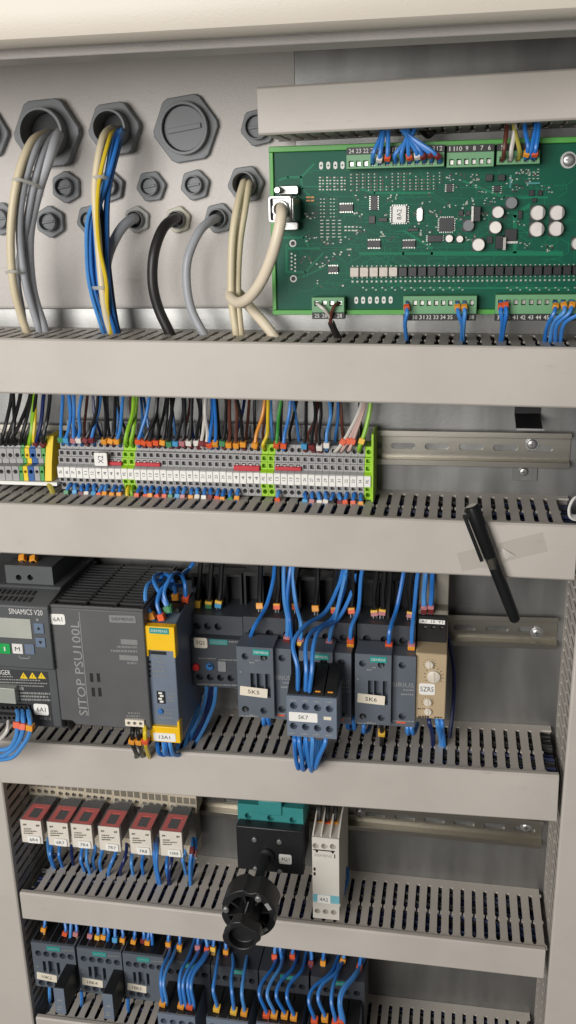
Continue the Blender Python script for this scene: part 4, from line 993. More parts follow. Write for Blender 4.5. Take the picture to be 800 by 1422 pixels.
a, b = at(110.5, 850, PD), at(124, 996, PD)
xx = at(117.2, 928, PD)[0] - 2.2
MB().box(xx + 2.0, xx + 2.6, PD + .02, PD + .2, at(118, 994, PD)[1], at(112, 850, PD)[1]).build('rule_line', 'ink_grey', ps)
sticker(ps, 'SIEMENS', 152, 854.5, 188.5, 864.5, PD, mat='ink_dim', ink='sitop_dark', r=.4, k=.84, name='brand_plate')
o = fine_print(ps, PD, [(163, 191, 898, 3), (154, 191, 903.5, 3), (177, 191, 920.5, 3)], 'ink_dim', 4)
for c in ((168, 888, 191, 895), (166, 910, 192, 917)):
    q = rect(*c, PD); MB().slab(box2(*q), PD + .02, PD + .25).build('print_box', 'ink_dim', ps)
fine_print(ps, PD, [(178, 196, 990, 2), (176, 196, 994, 2), (184, 198, 998, 2)], 'ink_dim', 6)
for c in ((125, 935, 129.5, 947), (134.5, 935, 139, 947), (127.5, 955, 132, 967), (136.5, 955, 141, 967)):
    q = rect(*c, PD); MB().slab(box2(*q), PD - .1, PD + .15).build('vent_window', 'ink_black', ps)
o = block(ps, 'terminal_strip', 174, 1000, 200, 1009, PD - 8, PD + 2.5, 'label_cream', .3, [(179 + i * 8.2, 1004.3 + i * .4, 2.4) for i in range(3)], 3)
for px, mt, mk in ((183, 'w_black', 't_orange'), (192, 'w_black', 't_orange'), (201, 'w_yellow', 't_red')):
    wire([(px, 1005, PD - 4), (px, 1013, PD + 4), (px + 1, 1021, PD + 6), (px + 2, 1034, PD), (px + 5, 1046, 112), (px + 7, 1052, 90)], 2.3, mt, '%s wire with %s marker below the power supply' % (CN[mt], MN[mk]), group='wires below the power supply', tags=[(.24, mk, 6, 6.4)])

# ------------------------------------------------------------------ yellow-ended monitoring module
ym = thing('monitoring_module', 'slim blue-grey module with yellow caps and a small dial', 'control module', P(225, 1030, 0))
YD = 127.0
x0, x1, z0, z1 = rect(206.5, 869, 246.5, 1030, YD)
MB().slab([(14, z0 + 6), (YD - 6, z0 + 2), (YD - 2, z0 + 16), (YD, z0 + 22), (YD, z1 - 20), (YD - 2, z1 - 2), (YD - 30, z1 + 2), (14, z1 + 2)], x0 + .6, x1 - .6, axis='x').build('housing', 'module', ym, bevel=.8)
xs0, xs1 = x0, x1
def cap(py0, py1, up):
    q0, q1, za, zb = rect(*((202, py0, 243, py1) if up else (208.5, py0, 250.5, py1)), YD + 2)
    dz = 7 if up else -7
    o = MB().slab([(q0, za - (7 if up else 0)), (q0 + 2.4, za - (7 if up else 0)), (q0 + 2.4, za), (q1 - 2.4, za), (q1 - 2.4, za - (7 if up else 0)), (q1, za - (7 if up else 0)), (q1, zb), (q0, zb)] if up else
                  [(q0, za), (q1, za), (q1, zb + 7), (q1 - 2.4, zb + 7), (q1 - 2.4, zb), (q0 + 2.4, zb), (q0 + 2.4, zb + 7), (q0, zb + 7)], YD - 6, YD + 3).build('yellow_cap', 'yellow', ym, bevel=.6)
    return o
cap(870, 903, True); cap(1009, 1030, False)
sticker(ym, 'SIEMENS', 207.5, 872, 234.5, 880, YD + 3, mat='teal', ink='ink_white', r=.3, k=.86, name='brand_plate')
sticker(ym, '13A1', 213.5, 1018, 244, 1029, YD + 3, r=1, k=.5)
block(ym, 'grip_slot', 209, 904.5, 231, 909, YD - .5, YD + .3, 'ink_black', 0)
for i in range(4):
    block(ym, 'indicator', 206.5, 917.5 + i * 6.3, 209.7, 921.3 + i * 6.3, YD - .5, YD + .3, 'ink_black', 0)
fine_print(ym, YD, [(213, 230, 919 + i * 6.2, 2) for i in range(4)] + [(214, 226, 912, 1.5), (233, 242, 963, 2), (234, 242, 968, 2), (233, 242, 973, 2), (229, 240, 985, 1.5), (229, 239, 990, 1.5), (219, 240, 996, 2)], 'ink_dim', 8)
o = block(ym, 'switch_bank', 218, 960, 229.5, 977, YD - 1, YD + .6, 'ink_black', .1)
for i in range(4): block(o, 'slide', 222 if i % 2 else 220, 961.6 + i * 3.9, 227 if i % 2 else 225, 964 + i * 3.9, YD, YD + 1.6, 'label', .1)
a = at(223.5, 987, YD); MB().lathe((a[0], -YD + .2, a[1]), (0, -1, 0), [(0, 2.6), (2.2, 2.6), (2.6, 2.0)], 14).build('dial', 'dial_blue', ym)
for i in range(3):
    q = rect(212, 853 + 0, 240, 868, 90)
for k, (dd, px) in enumerate(((104, 214), (96, 222), (80, 232), (62, 240))):
    MB().box(x0 + 2, x1 - 2, dd - 12, dd - 3, z1 + 2, z1 + 7 - k).build('plug_ridge', 'black', ym, bevel=.6)
# blue wires arching over the module's top
loops = [((212, 857, 116), (201, 836, 100), (206, 812, 82), (224, 806, 60), (240, 818, 38), 't_orange'), ((224, 858, 116), (218, 836, 100), (230, 814, 84), (250, 814, 50), (256, 812, 20), 't_red'),
         ((232, 846, 96), (224, 828, 92), (212, 806, 78), (222, 797, 56), (240, 806, 30), 't_green'), ((236, 844, 94), (228, 822, 92), (238, 800, 74), (246, 795, 50), (252, 800, 26), 't_green'),
         ((244, 827, 66), (240, 806, 64), (228, 797, 54), (222, 812, 40), (232, 836, 30), 't_orange'), ((257, 829, 66), (256, 810, 64), (254, 798, 52), (262, 790, 34), (270, 780, 20), 't_red')]
for i, (a, b, c, e, g, mk) in enumerate(loops):
    f_ = lambda p, k: (p[0], p[1], p[2] + k)
    if i > 1: a = f_(a, 12)
    b, c, e = f_(b, 12), f_(c, 12), f_(e, 8)
    wire([(a[0] + 1, a[1] + 6, a[2] - 4), a, b, c, e, g], 2.1, 'w_blue', 'blue wire with %s marker arching over the yellow-capped module, %s' % (MN[mk], ('front row', 'front row, taller loop', 'middle of the row', 'middle, taller loop', 'back row', 'back row, short loop')[i]), group='wires above the yellow-capped module', tags=[(.09, mk, 7, 6.6)])
for i, (px, ex, dd) in enumerate(((218, 240, 0), (226, 252, -6), (236, 262, -12), (230, 275, -18))):
    wire([(px, 1024, 112), (px + 1, 1036, 116), (px + 5, 1047, 112 + dd * .4), (px + 18, 1044, 100 + dd), (ex, 1016, 80 + dd), (ex + 14, 985, 60 + dd), (ex + 18, 965, 44)], 2.3, 'w_blue', 'blue wire looping from below the yellow cap towards the overload relay', group='wires below the yellow-capped module')

# ------------------------------------------------------------------ overload relay 5Q2
ov = thing('overload_relay', 'black overload relay with red and blue buttons, label 5Q2', 'relay', P(300, 960, 0))
block(ov, 'terminal_block', 265.5, 855, 337, 886, 14, 66, 'sirius_dark', .8, [(274 + i * 14.4, 869.5 + i * .4, 5.2) for i in range(3)], 8)
block(ov, 'body', 266.5, 887, 334, 954, 14, 76, 'sirius_dark', .8, [(277.5 + i * 14.4, 940 + i * .6, 5.0) for i in range(4)], 7)
sticker(ov, '5Q2', 269.5, 885.5, 288, 899.5, 76, mat='label_cream', r=2)
sticker(ov, 'SIEMENS', 291, 888, 316, 895, 76, mat='switch_teal', ink='ink_dim', r=.2, k=.84, name='brand_plate')
a = at(273, 925.5, 76); MB().lathe((a[0], -75.5, a[1]), (0, -1, 0), [(0, 3.8), (3.6, 3.8), (4.4, 3)], 18).build('red_button', 'red', ov)
a = at(291.5, 925, 76); MB().lathe((a[0], -75.5, a[1]), (0, -1, 0), [(0, 4.2), (2.6, 4.0), (3.2, 3.2)], 18).build('blue_dial', 'dial_blue', ov)
x_, y_, q0, q1 = rect(289, 923.5, 294, 926, 79); MB().box(x_, y_, 78.6, 79.2, q0, q1).build('dial_slot', 'ink_black', ov)
x_, y_, q0, q1 = rect(303, 918, 314, 932, 76); MB().slab(rrect(x_, y_, q0, q1, 1), 76, 77).build('dial_window', 'tb_dark', ov)
fine_print(ov, 76, [(318, 330, 891, 2), (276, 300, 914, 1.5), (304, 330, 916, 1.5), (274, 330, 950, 2)], 'ink_dim', 12)
for px, mk in ((275.5, 't_yellow'), (289.5, 't_green'), (304, 't_cyan')):
    wire([(px, 864, 50), (px, 850, 48), (px, 838, 46), (px + 1, 818, 42), (px + 3, 795, 36), (px + 6, 770, 30)], 2.6, 'w_black', 'black wire with %s marker above the overload relay' % {'t_yellow': 'yellow', 't_green': 'green and yellow', 't_cyan': 'light blue and yellow'}[mk], group='wires above the overload relay', tags=[(.25, mk, 5, 7), (.30, 't_yellow', 3.5, 7.2), (.17, 'c_grey', 7, 4)])
for i, px in enumerate((286, 293, 300)):
    wire([(px, 948, 60), (px, 960, 62), (px - 3, 980, 60), (px - 16, 1010, 66), (px - 34, 1040, 70)], 2.2, 'w_blue' if i != 1 else 'w_dblue', 'blue wire hanging from below the overload relay', group='wires below the overload relay')

# ------------------------------------------------------------------ large contactors with terminal ledge behind and a front stage
def rear_cover(parent, px0, py0, px1, py1): 
    w = (px1 - px0) / 3
    return block(parent, 'rear_cover', px0, py0, px1, py1, 14.2, 34, 'black', .6, [(px0 + w * k + 3, py0 + 4, px0 + w * (k + 1) - 3, py1 - 6) for k in range(3)], 14)
rear_cover(ov, 267, 797, 336, 852)
def contactor(pxl, pyt, w, side_w, label, code, name, back, sirius=True, D1=100.0, aux=False, k=0.06):
    """PXL, PYT: the front stage's upper corner; W its width in photo pixels"""
    r = thing('contactor', label, 'contactor', P(pxl + w / 2, pyt + 98, 0), 'large contactors on the middle rail')
    bx0, by0, bx1, by1, holes = back
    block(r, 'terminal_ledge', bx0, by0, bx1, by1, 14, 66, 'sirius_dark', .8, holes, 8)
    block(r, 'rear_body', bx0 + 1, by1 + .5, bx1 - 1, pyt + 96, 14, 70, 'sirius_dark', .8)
    rear_cover(r, bx0 + 1, by0 - 62, bx1 - 1, by0 - 3)
    L, T = pxl, pyt
    fh = [(L + w * .21, T + 12.5, 5), (L + w * .73, T + 14.5, 5), (L + w * .22, T + 86, 5), (L + w * .73, T + 88, 5), (L + w * .36, T + 36, L + w * .50, T + 60), (L + w * .53, T + 36.5, L + w * .74, T + 64), (L + w * .77, T + 37, L + w * .92, T + 70)]
    block(r, 'front_stage', L, T, L + w, T + 97, 70.2, D1, 'sirius', .8, fh, 7)
    for hx, hy in ((L + w * .73, T + 14.5), (L + w * .22, T + 86)):
        a = at(hx, hy, D1 - 4); MB().lathe((a[0], -(D1 - 6), a[1]), (0, -1, 0), [(0, 2.6), (2.4, 2.6), (3.2, 1.8)], 12).build('screw_head', 'steel', r)
    sticker(r, 'SIEMENS', L + w * .42, T + 3 , L + w * .88, T + 11, D1, mat='teal', ink='ink_white', r=.2, k=.86, name='brand_plate')
    fine_print(r, D1, [(L + w * .33, L + w * .46, T + 21, 1.6), (L + w * .48, L + w * .6, T + 18, 1.6), (L + w * .33, L + w * .46, T + 94, 1.6), (L + w * .06, L + w * .1, T + 34, 2), (L + w * .06, L + w * .6, T + 95, 1.6)], 'ink_grey', int(pxl))
    if code: sticker(r, code, L + 3.5, T + 55.5, L + 3.5 + 38, T + 68, D1 + .2, mat='label_cream', r=.6, k=.42, rot=-.035)
    S0 = L + w + .8
    if side_w:
        T2 = T + 2
        block(r, 'coil_side', S0, T2, S0 + side_w, T2 + 98, 70.2, D1 - 8, 'sirius', .8, [(S0 + side_w * .45, T2 + 13, 5.2), (S0 + side_w * .45, T2 + 84, 5.2)], 7)
        if sirius:
            word(r, 'SIRIUS', S0 + 1, T2 + 37, S0 + side_w - 2, T2 + 43, D1 - 8, 'ink_grey')
        fine_print(r, D1 - 8, [(S0 + side_w * .5, S0 + side_w - 2, T2 + 47, 1.6), (S0 + side_w * .4, S0 + side_w - 2, T2 + 53, 2), (S0 + 1, S0 + side_w - 1, T2 + 90, 1.4)], 'ink_grey', int(pxl) + 5)
        block(r, 'contact_mark', S0 + side_w * .2, T2 + 91.5, S0 + side_w * .6, T2 + 93.5, D1 - 8.5, D1 - 7.7, 't_red', 0)
    return r
contactor(330, 899, 50, 24, 'grey-blue contactor labelled 5K5 beside the overload relay', '5K5', 'k', (338, 858, 412, 896, [(351, 878, 5.6), (374.5, 879.5, 5.6), (399, 881, 5.6)]))
contactor(416, 905, 46, 25, 'grey-blue contactor carrying the add-on block 5K7', '', 'k', (414, 864, 494, 900, [(430, 883, 5.6), (453, 884.5, 5.6), (477, 886, 5.6)]))
contactor(493, 909, 50, 33, 'grey-blue contactor labelled 5K6 beside the beige timer', '5K6', 'k', (496, 868, 577, 904, [(509.5, 887, 5.8), (534, 888.5, 5.8), (560, 890, 5.8)]))
for s, px, py in (('5L1', 370, 867), ('5L2', 387, 868), ('1L1', 510, 877), ('3L2', 533, 878)):
    pass
# add-on block 5K7
ax_ = thing('auxiliary_block', 'protruding grey-blue add-on block with white label 5K7', 'contact block', P(432, 1026, 100))
AD = 142.0
hx = [(408 + i * 16.6, 980 + i * 1.5, 5.4) for i in range(4)] + [(408 + i * 16.6, 1008 + i * 1.6, 5.4) for i in range(4)]
block(ax_, 'front_block', 398.5, 968, 467.5, 1024, 100.5, AD, 'module', .8, hx, 8)
sticker(ax_, '5K7', 401.5, 989.5, 441, 1002, AD, r=1, k=.34)
block(ax_, 'window', 449.5, 995.5, 460, 1000, AD - .5, AD + .3, 'label_cream', 0)
fine_print(ax_, AD, [(403 + i * 16.6, 412 + i * 16.6, 972 + i, 1.8) for i in range(4)] + [(402 + i * 16.6, 411 + i * 16.6, 1018 + i, 1.8) for i in range(4)], 'ink_grey', 31)
x0, x1, z0, z1 = rect(398.5, 968, 467.5, 1024, AD)
for i in range(4):
    w = (x1 - x0) / 4
    MB().slab([(101, z1 + .1), (AD - 2, z1 + .1), (AD - 8, z1 + 6), (101, z1 + 16)], x0 + w * i + .5, x0 + w * (i + 1) - .5, axis='x').build('wire_channel', 'black', ax_, bevel=.4)
    if i > 1: MB().box(x0 + w * i + 3, x0 + w * (i + 1) - 4, AD - 6, AD - 4.6, z1 + 3, z1 + 4).build('clip_mark', 't_orange', ax_)
# wires into the add-on block
for i, (px, py, mk, mid, top) in enumerate(((414, 956, 't_yellow', ((412, 925, 140), (408, 892, 128), (424, 868, 104), (452, 850, 70)), (470, 815, 40)), ((423, 960, 't_orange', ((425, 930, 138), (424, 896, 124), (436, 876, 100), (462, 858, 66)), (476, 820, 36))), ((431, 962, None, ((434, 930, 138), (437, 896, 122), (446, 874, 98), (470, 860, 64)), (488, 822, 34))))):
    wire([(px, py + 8, 122), (px, py, 136)] + list(mid) + [top, (top[0] + 6, top[1] - 25, 26)], 2.15, 'w_blue', 'blue wire %s rising from the 5K7 add-on block' % ('with yellow marker' if i == 0 else 'with orange marker' if i == 1 else 'without marker'), group='wires above the add-on block', tags=[(.05, mk, 8, 8)] if mk else ())
for i, (px, ex, ey) in enumerate(((409, 414, 1066), (416, 421, 1068), (424, 431, 1070), (432, 434, 1068), (452, 437, 1066))):
    q = [(px, 1016, 128), (px + 1, 1030, 136), (px + (ex - px) * .5, 1050, 130), (ex, ey, 116), (ex + 5, ey - 6, 104), (ex + 8, 1046, 92), (ex + 9, 1030, 80)]
    wire(q, 2.3, 'w_blue', 'blue wire looping under the 5K7 add-on block', group='wires below the add-on block')
# wires into the ledges and small markers
TOPS = [(346, 896, 60, (351, 872, 82), (368, 842, 60), (378, 810, 34), 't_cyan', 'w_blue', 1), (398, 888, 74, (398, 860, 76), (396, 830, 60), (394, 790, 34), 't_maroon', 'w_blue', 1), (404, 890, 74, (403, 862, 76), (400, 832, 60), (404, 790, 30), 't_maroon', 'w_blue', 0), (419, 892, 76, (419, 866, 78), (412, 840, 60), (406, 800, 36), 't_yellow', 'w_blue', 1),
        (457, 894, 76, (459, 876, 78), (468, 852, 62), (478, 800, 34), 't_yellow', 'w_blue', 1), (487, 893, 76, (489, 872, 78), (498, 846, 60), (502, 800, 34), 't_orange', 'w_blue', 2), (541, 898, 76, (542, 876, 78), (550, 846, 56), (560, 800, 32), 't_orange', 'w_blue', 2), (571, 897, 78, (573, 872, 78), (576, 842, 60), (580, 800, 34), 't_orange', 'w_blue', 1)]
NB = ('beside the overload relay', 'on the 5K5 coil side', 'on the 5K5 coil side, second of two', 'just behind the add-on block wires', 'on the contactor with the add-on block', 'between the two right-hand contactors', 'on top of contactor 5K6', 'next to the beige timer')
for i, (px, py, d, a, b, c, mk, mt, two) in enumerate(TOPS):
    tg = [(.10, mk, 5, 7)] if two == 1 else ([(.13, 't_red', 4.5, 7), (.085, mk, 5, 7)] if two == 2 else [])
    wire([(px, py + 7, d - 6), (px, py, d), a, b, c, (c[0] + 4, c[1] - 25, 24)], 2.15, mt, 'blue wire entering the ledge ' + NB[i], group='blue wires above the large contactors', tags=tg + [(.04, 't_maroon', 8, 5.6)] + ([(.125, 't_cyan' if i == 0 else 't_pink', 4, 6.6)] if two == 1 else []))
for i, (px, py, mk) in enumerate(((361, 841, 't_orange'), (385, 842, 't_red'), (411, 842, 't_red'), (439, 845, 't_orange'), (465, 847, 't_red'), (489, 848, 't_red'), (520, 851, 't_pink'), (531, 850, 't_pink'), (569, 854, 't_pink'), (539, 853, None))):
    wire([(px, py + 18, 52), (px, py + 8, 50), (px, py - 8, 47), (px + (1 if i % 2 else -1), py - 30, 40), (px + 2, py - 54, 34), (px + 3, py - 80, 28)], 2.7, 'w_black', 'thick black wire with %s behind the large contactors' % ('no marker' if not mk else 'dark red and orange markers' if mk != 't_pink' else 'pink and yellow markers'), group='black wires above the large contactors', tags=[] if not mk else [(.17, mk, 4.5, 7.2), (.20, 't_orange' if mk != 't_pink' else 't_yellow', 4, 7.0), (.115, 'c_grey', 5, 4.2)])
for i, (px, py) in enumerate(((366, 994), (372, 994), (484, 1000), (490, 1000), (566, 1008), (571, 1008), (506, 1006))):
    wire([(px, py - 6, 76), (px, py + 4, 80), (px + (3 if i % 2 else 0), py + 11, 76), (px + 5, py + 8, 62), (px + 8, py - 4, 40)], 2.3, 'w_blue', 'short blue wire bend under %s' % ('contactor 5K5' if i < 2 else 'the contactor with the add-on block' if i < 4 else 'contactor 5K6'), group='blue wires under the large contactors')
wire([(530, 998, 84), (531, 1006, 86), (531, 1014, 80), (530, 1030, 64), (528, 1050, 50)], 2.2, 'w_black', 'black wire with yellow marker under contactor 5K6', tags=[(.3, 't_yellow', 6, 7)])

# ------------------------------------------------------------------ beige timer relay 5ZR5
tm = thing('timer_relay', 'beige timer relay with white dials and label 5ZR5', 'timer relay', P(600, 1000, 0))
TD = 88.0
x0, x1, z0, z1 = rect(576.5, 912, 619.5, 998, TD)
_, _, zt0, zt1 = rect(582, 852, 620, 905, 66)
MB().slab([(14, z0), (TD, z0), (TD, z1), (TD - 2, z1 + 2.4), (64, z1 + 4), (14, z1 + 4)], x0, x1, axis='x').build('housing', 'timer', tm, bevel=1)
MB().slab([(14, z1 + 4.2), (61, z1 + 4.2), (58, zt1), (48, zt1 + 2), (40, zt1 + 34), (14, zt1 + 34)], x0 + .3, x1 - .3, axis='x').build('rear_housing', 'timer_dark', tm, bevel=1)
block(tm, 'terminal_cover', 579.8, 856, 619.5, 904, 56, 63.6, 'black', .5, [(590 + i * 11.5, 871 + i * .3, 3.2) for i in range(3)], 4)
sticker(tm, '', 582, 860.5, 618, 866, 63.6, mat='label', r=.2)
word(tm, 'A1  15  Y1', 585, 861.6, 615, 865, 64.3, 'ink_black')
def dial(px, py, r, marks=True):
    a = at(px, py, TD); s = at(px + 1, py, TD)[0] - a[0]; r *= s
    o = MB().lathe((a[0], -TD + .2, a[1]), (0, -1, 0), [(0, r), (2.6, r * .95), (3.2, r * .8)], 22).build('dial', 'dial', tm)
    MB().slab([(a[0] - r * .12, a[1] - r * .7), (a[0] + r * .12, a[1] - r * .7), (a[0] + r * .12, a[1] + r * .7), (a[0] - r * .12, a[1] + r * .7)], TD + 3.2, TD + 3.7).build('pointer_ridge', 'dial', o)
    if marks:
        m_ = MB()
        for k in range(11):
            t = R_(-35 + k * 25); m_.obox((a[0] + math.cos(t) * r * 1.35, -TD - .1, a[1] + math.sin(t) * r * 1.35), (math.cos(t), 0, math.sin(t)), (0, -1, 0), r * .26, .5, .2)
        tag(m_.build('scale_marks', 'ink_black', tm), kind='stuff')
dial(596.5, 922.5, 6); dial(602.5, 939, 9.5); dial(594, 974.5, 6); dial(594.5, 987.5, 5.5, False)
sticker(tm, '5ZR5', 582, 949, 604, 964.5, TD, r=2, k=.84)
fine_print(tm, TD, [(581, 596, 995, 2.4), (603, 614, 996, 1.6), (580, 590, 984, 1.4)], 'ink_black', 41)
for px in (588.5, 598.5):
    wire([(px, 851, 62), (px, 840, 66), (px, 826, 62), (px + 2, 800, 46), (px + 4, 770, 30)], 2.4, 'w_blue', 'blue wire with dark red ferrule entering the top of the beige timer', group='wires above the timer', tags=[(.08, 't_maroon', 9, 5.5), (.15, 't_pink', 4, 6)])
for px in (596, 606, 612, 609):
    wire([(px, 990, 70), (px + 1, 1004, 78), (px + 3, 1014, 72), (px + 5, 1030, 56), (px + 4, 1048, 46)], 2.2, 'w_blue' if px > 600 else 'w_dblue', 'blue wire hanging from below the beige timer', group='wires below the timer')
wire([(622, 880, 16), (630, 930, 22), (630, 980, 26), (624, 1020, 34), (622, 1040, 40)], 2.2, 'w_dblue', 'dark blue wire running down beside the beige timer')
# ------------------------------------------------------------------ plug-in relays in their sockets
RL = [(29, 1139, 58, 1171, '6R4'), (66, 1142, 95, 1175, '6R7'), (99, 1144.5, 128, 1178, '7R4'), (137, 1148, 166.5, 1182, '7R7'), (180, 1152, 210, 1187, '7R8'), (222, 1154.5, 253, 1190, '10R8')]
SD, RD = 42.0, 92.0
for i in range(6):
    pa, pb_ = 40 + i * 38.9, 40 + (i + 1) * 38.9 - .6
    ym_ = 1084 + i * 4.6
    sk = thing('relay_socket', 'beige relay socket holding relay %s' % RL[i][4], 'relay socket', P((pa + pb_) / 2, ym_ + 80, 0), 'beige relay sockets')
    hs = [(pa + 5.5 + k * 9.3, ym_ + 13.5 + k * .9, 3.2) for k in range(4)]
    block(sk, 'upper_terminals', pa, ym_ - 4, pb_, ym_ + 21, 14, SD - 4, 'socket', .5, hs, 5)
    for k, h in enumerate(hs):
        a = at(h[0], h[1], SD - 6); MB().lathe((a[0], -(SD - 8.6), a[1]), (0, -1, 0), [(0, 1.9), (1.6, 1.9), (2.0, 1.4)], 10).build('screw_head', 'steel', sk)
        q = rect(h[0] - 3.6, ym_ - 1 + k * .9, h[0] + 3.6, ym_ + 7 + k * .9, SD - 4); MB().box(q[0], q[1], SD - 4, SD - 3.4, q[2], q[3]).build('wire_funnel', 'timer_dark', sk)
    q = rect(pa + 2, ym_ + 22, pb_ - 2, ym_ + 82, SD - 6)
    block(sk, 'base', pa + 1, ym_ + 21.6, pb_ - 1, ym_ + 66, 14, SD - 8, 'timer_dark', .5)
    block(sk, 'lower_terminals', pa + .5, ym_ + 66.6, pb_ - .5, ym_ + 84, 14, SD - 4, 'socket', .5)
    px0, py0, px1, py1, code = RL[i]
    r = thing('plug_in_relay', 'clear-cased plug-in relay with red frame and label %s' % code, 'relay', P((px0 + px1) / 2, py1, SD), 'clear plug-in relays')
    x0, x1, z0, z1 = rect(px0, py0, px1, py1, RD)
    MB().box(x0 + 1.2, x1 - 1.2, RD - 9, RD - 1.2, z0 + 1, z1 - 3.4).build('coil_frame', 'relay_face', r, bevel=.5)
    MB().box(x0 + 4, x1 - 4, SD + 8, RD - 9.1, z0 + 2, z1 - 5).build('coil_body', 'w_brown', r, bevel=.8)
    MB().slab([(x0 + 1.4, SD + 18), (x1 - 1.4, SD + 18), (x1 - 1.4, RD - 1.6), (x0 + 1.4, RD - 1.6)], z1 - 3.3, z1 - 1.4, holes=[box2(x0 + 7, x1 - 7, SD + 24, RD - 7)], axis='z').build('red_frame', 'relay_red', r)
    MB().box(x0 + 8, x1 - 8, SD + 25, RD - 8, z1 - 3.3, z1 - 2.2).build('test_window', 'ink_black', r)
    MB().box(x0 + 2, x1 - 2, SD + 2, SD + 17, z1 - 12, z1 - 3.0).build('contact_carrier', 'black', r)
    cov = MB()
    for bx_ in ((x0, x0 + .7, SD + 1, RD, z0, z1), (x1 - .7, x1, SD + 1, RD, z0, z1), (x0 + .7, x1 - .7, SD + 1, RD, z1 - .7, z1), (x0 + .7, x1 - .7, RD - .7, RD, z0, z1 - .7)): cov.box(*bx_)
    cov.build('clear_cover', 'clear', r, bevel=.25)
    MB().box(x0 + .3, x1 - .3, RD - 1.1, RD - .75, z0 + .4, z1 - 1).build('face_plate', 'relay_face', r)
    w = px1 - px0
    fine_print(r, RD, [(px0 + 3, px0 + 7, py0 + 6, 2), (px1 - 8, px1 - 4, py0 + 7.5, 2.4), (px0 + 4, px0 + 14, py0 + 12, 1.2), (px0 + 4, px1 - 8, py0 + 15, 1.2), (px0 + 4, px0 + 16, py0 + 18, 1.2)], 'timer_dark', 60 + i)
    sticker(r, code, px1 - 19.5, py1 - 10, px1 - 2, py1 - .5, RD + .1, r=1.8, k=.62)
rnd = random.Random(21)
for i, (px, py, ex, ey, d) in enumerate([(68, 1172, 73, 1200, 50), (72, 1174, 75, 1202, 54), (84, 1174, 86, 1200, 54), (100, 1176, 101, 1196, 46), (114, 1180, 117, 1206, 54), (121, 1180, 125, 1210, 58), (132, 1182, 130, 1206, 50), (142, 1184, 140, 1206, 50), (161, 1184, 152, 1214, 56), (176, 1182, 168, 1210, 56), (184, 1188, 184, 1212, 52), (198, 1190, 198, 1210, 50), (214, 1176, 220, 1222, 58), (218, 1178, 222, 1226, 62), (232, 1192, 236, 1226, 58), (238, 1192, 236, 1228, 60), (256, 1186, 257, 1204, 48), (268, 1178, 264, 1226, 58), (272, 1178, 266, 1224, 54)]):
    wire([(px, py - 14, 34), (px, py, d - 8), (px + (ex - px) * .4 - 2, py + (ey - py) * .5, d), (ex, ey, d - 4), (ex + 2, ey + 12, d - 14)], 2.1, 'w_blue' if i % 6 != 3 else 'w_dblue', '%s wire dropping into the duct under relay %s' % ('blue' if i % 6 != 3 else 'dark blue', min(RL, key=lambda q: abs((q[0] + q[2]) / 2 - px))[4]), group='wires below the relay sockets', tags=[(.22, 't_maroon', 8, 5)] if i >= 17 else ())

# ------------------------------------------------------------------ main switch with shaft and coupling
sw = thing('rotary_switch', 'teal and black main switch body with label 4Q1', 'switch', P(376, 1215, 0))
hz = [(345 + i * 31, 1133 + i * 3, 5) for i in range(3)]
block(sw, 'rear_body', 331, 1096, 421, 1119, 14, 48, 'switch_teal', .8)
block(sw, 'terminal_ledge', 330.5, 1119.5, 421, 1149, 14, 66, 'switch_teal', .8, hz, 6)
block(sw, 'teal_clip', 359, 1113, 391, 1132, 50, 68, 'switch_teal', .8)
sticker(sw, '', 351, 1142.5, 417, 1148.5, 66, mat='relay_grey', r=.2, name='type_strip')
fine_print(sw, 66.5, [(354, 392, 1146, 1.6), (398, 402, 1148, 4), (408, 412, 1149, 4)], 'ink_dim', 71)
block(sw, 'lower_body', 333, 1150, 419, 1206, 14, 66.5, 'switch_black', .6)
block(sw, 'front_plate', 329, 1151, 421, 1211, 67, 80, 'switch_black', 1.2)
for px, py in ((353.5, 1165.6), (388, 1168.7), (355, 1206), (389, 1209.5)):
    a = at(px, py, 80); MB().lathe((a[0], -80, a[1]), (0, -1, 0), [(0, 2.9), (1.4, 2.9), (2.3, 2.0)], 14).build('screw', 'chrome', sw)
sticker(sw, '4Q1', 387.5, 1186.5, 405, 1199.5, 80, r=1.8, k=.66)
ax0 = Vector(P(370, 1187, 80))
MB().lathe((ax0.x, -79.5, ax0.z), (0, -1, 0), [(0, 9), (4, 9), (6, 7)], 20).build('shaft_boss', 'switch_black', sw)
sh = MB().slab(rrect(ax0.x - 4.6, ax0.x + 4.6, ax0.z - 4.6, ax0.z + 4.6, 1.4), 80, 146).build('shaft', 'switch_black', sw)
kn = thing('shaft_coupling', 'round black shaft coupling with three bright screws on the switch shaft', 'coupling', (ax0.x, -150, ax0.z))
MB().lathe((ax0.x, -128, ax0.z), (0, -1, 0), [(0, 6.4), (1, 7.4), (20, 7.4)], 20).build('sleeve', 'switch_black', kn)
ring = []
for i in range(40):
    t = 2 * math.pi * i / 40; rr = 28.5 - (3.0 if i % 10 in (0, 9) else 0); ring.append((ax0.x + rr * math.cos(t), ax0.z + rr * math.sin(t)))
MB().slab(ring, 146, 172, holes=[circ(ax0.x, ax0.z, 21, 32)], floor=12).build('body', 'switch_black', kn, bevel=.8)
for i in range(8):
    t = 2 * math.pi * i / 8 + .2; MB().obox((ax0.x + 17.2 * math.cos(t), -166, ax0.z + 17.2 * math.sin(t)), (math.cos(t), 0, math.sin(t)), (0, -1, 0), 8.5, 2, 11).build('inner_rib', 'switch_black', kn)
hub = [(ax0.x + 13.6 * math.cos(R_(k * 45 + 22.5)), ax0.z + 13.6 * math.sin(R_(k * 45 + 22.5))) for k in range(8)]
MB().slab(hub, 160, 191.9).build('hub', 'switch_black', kn, bevel=.8)
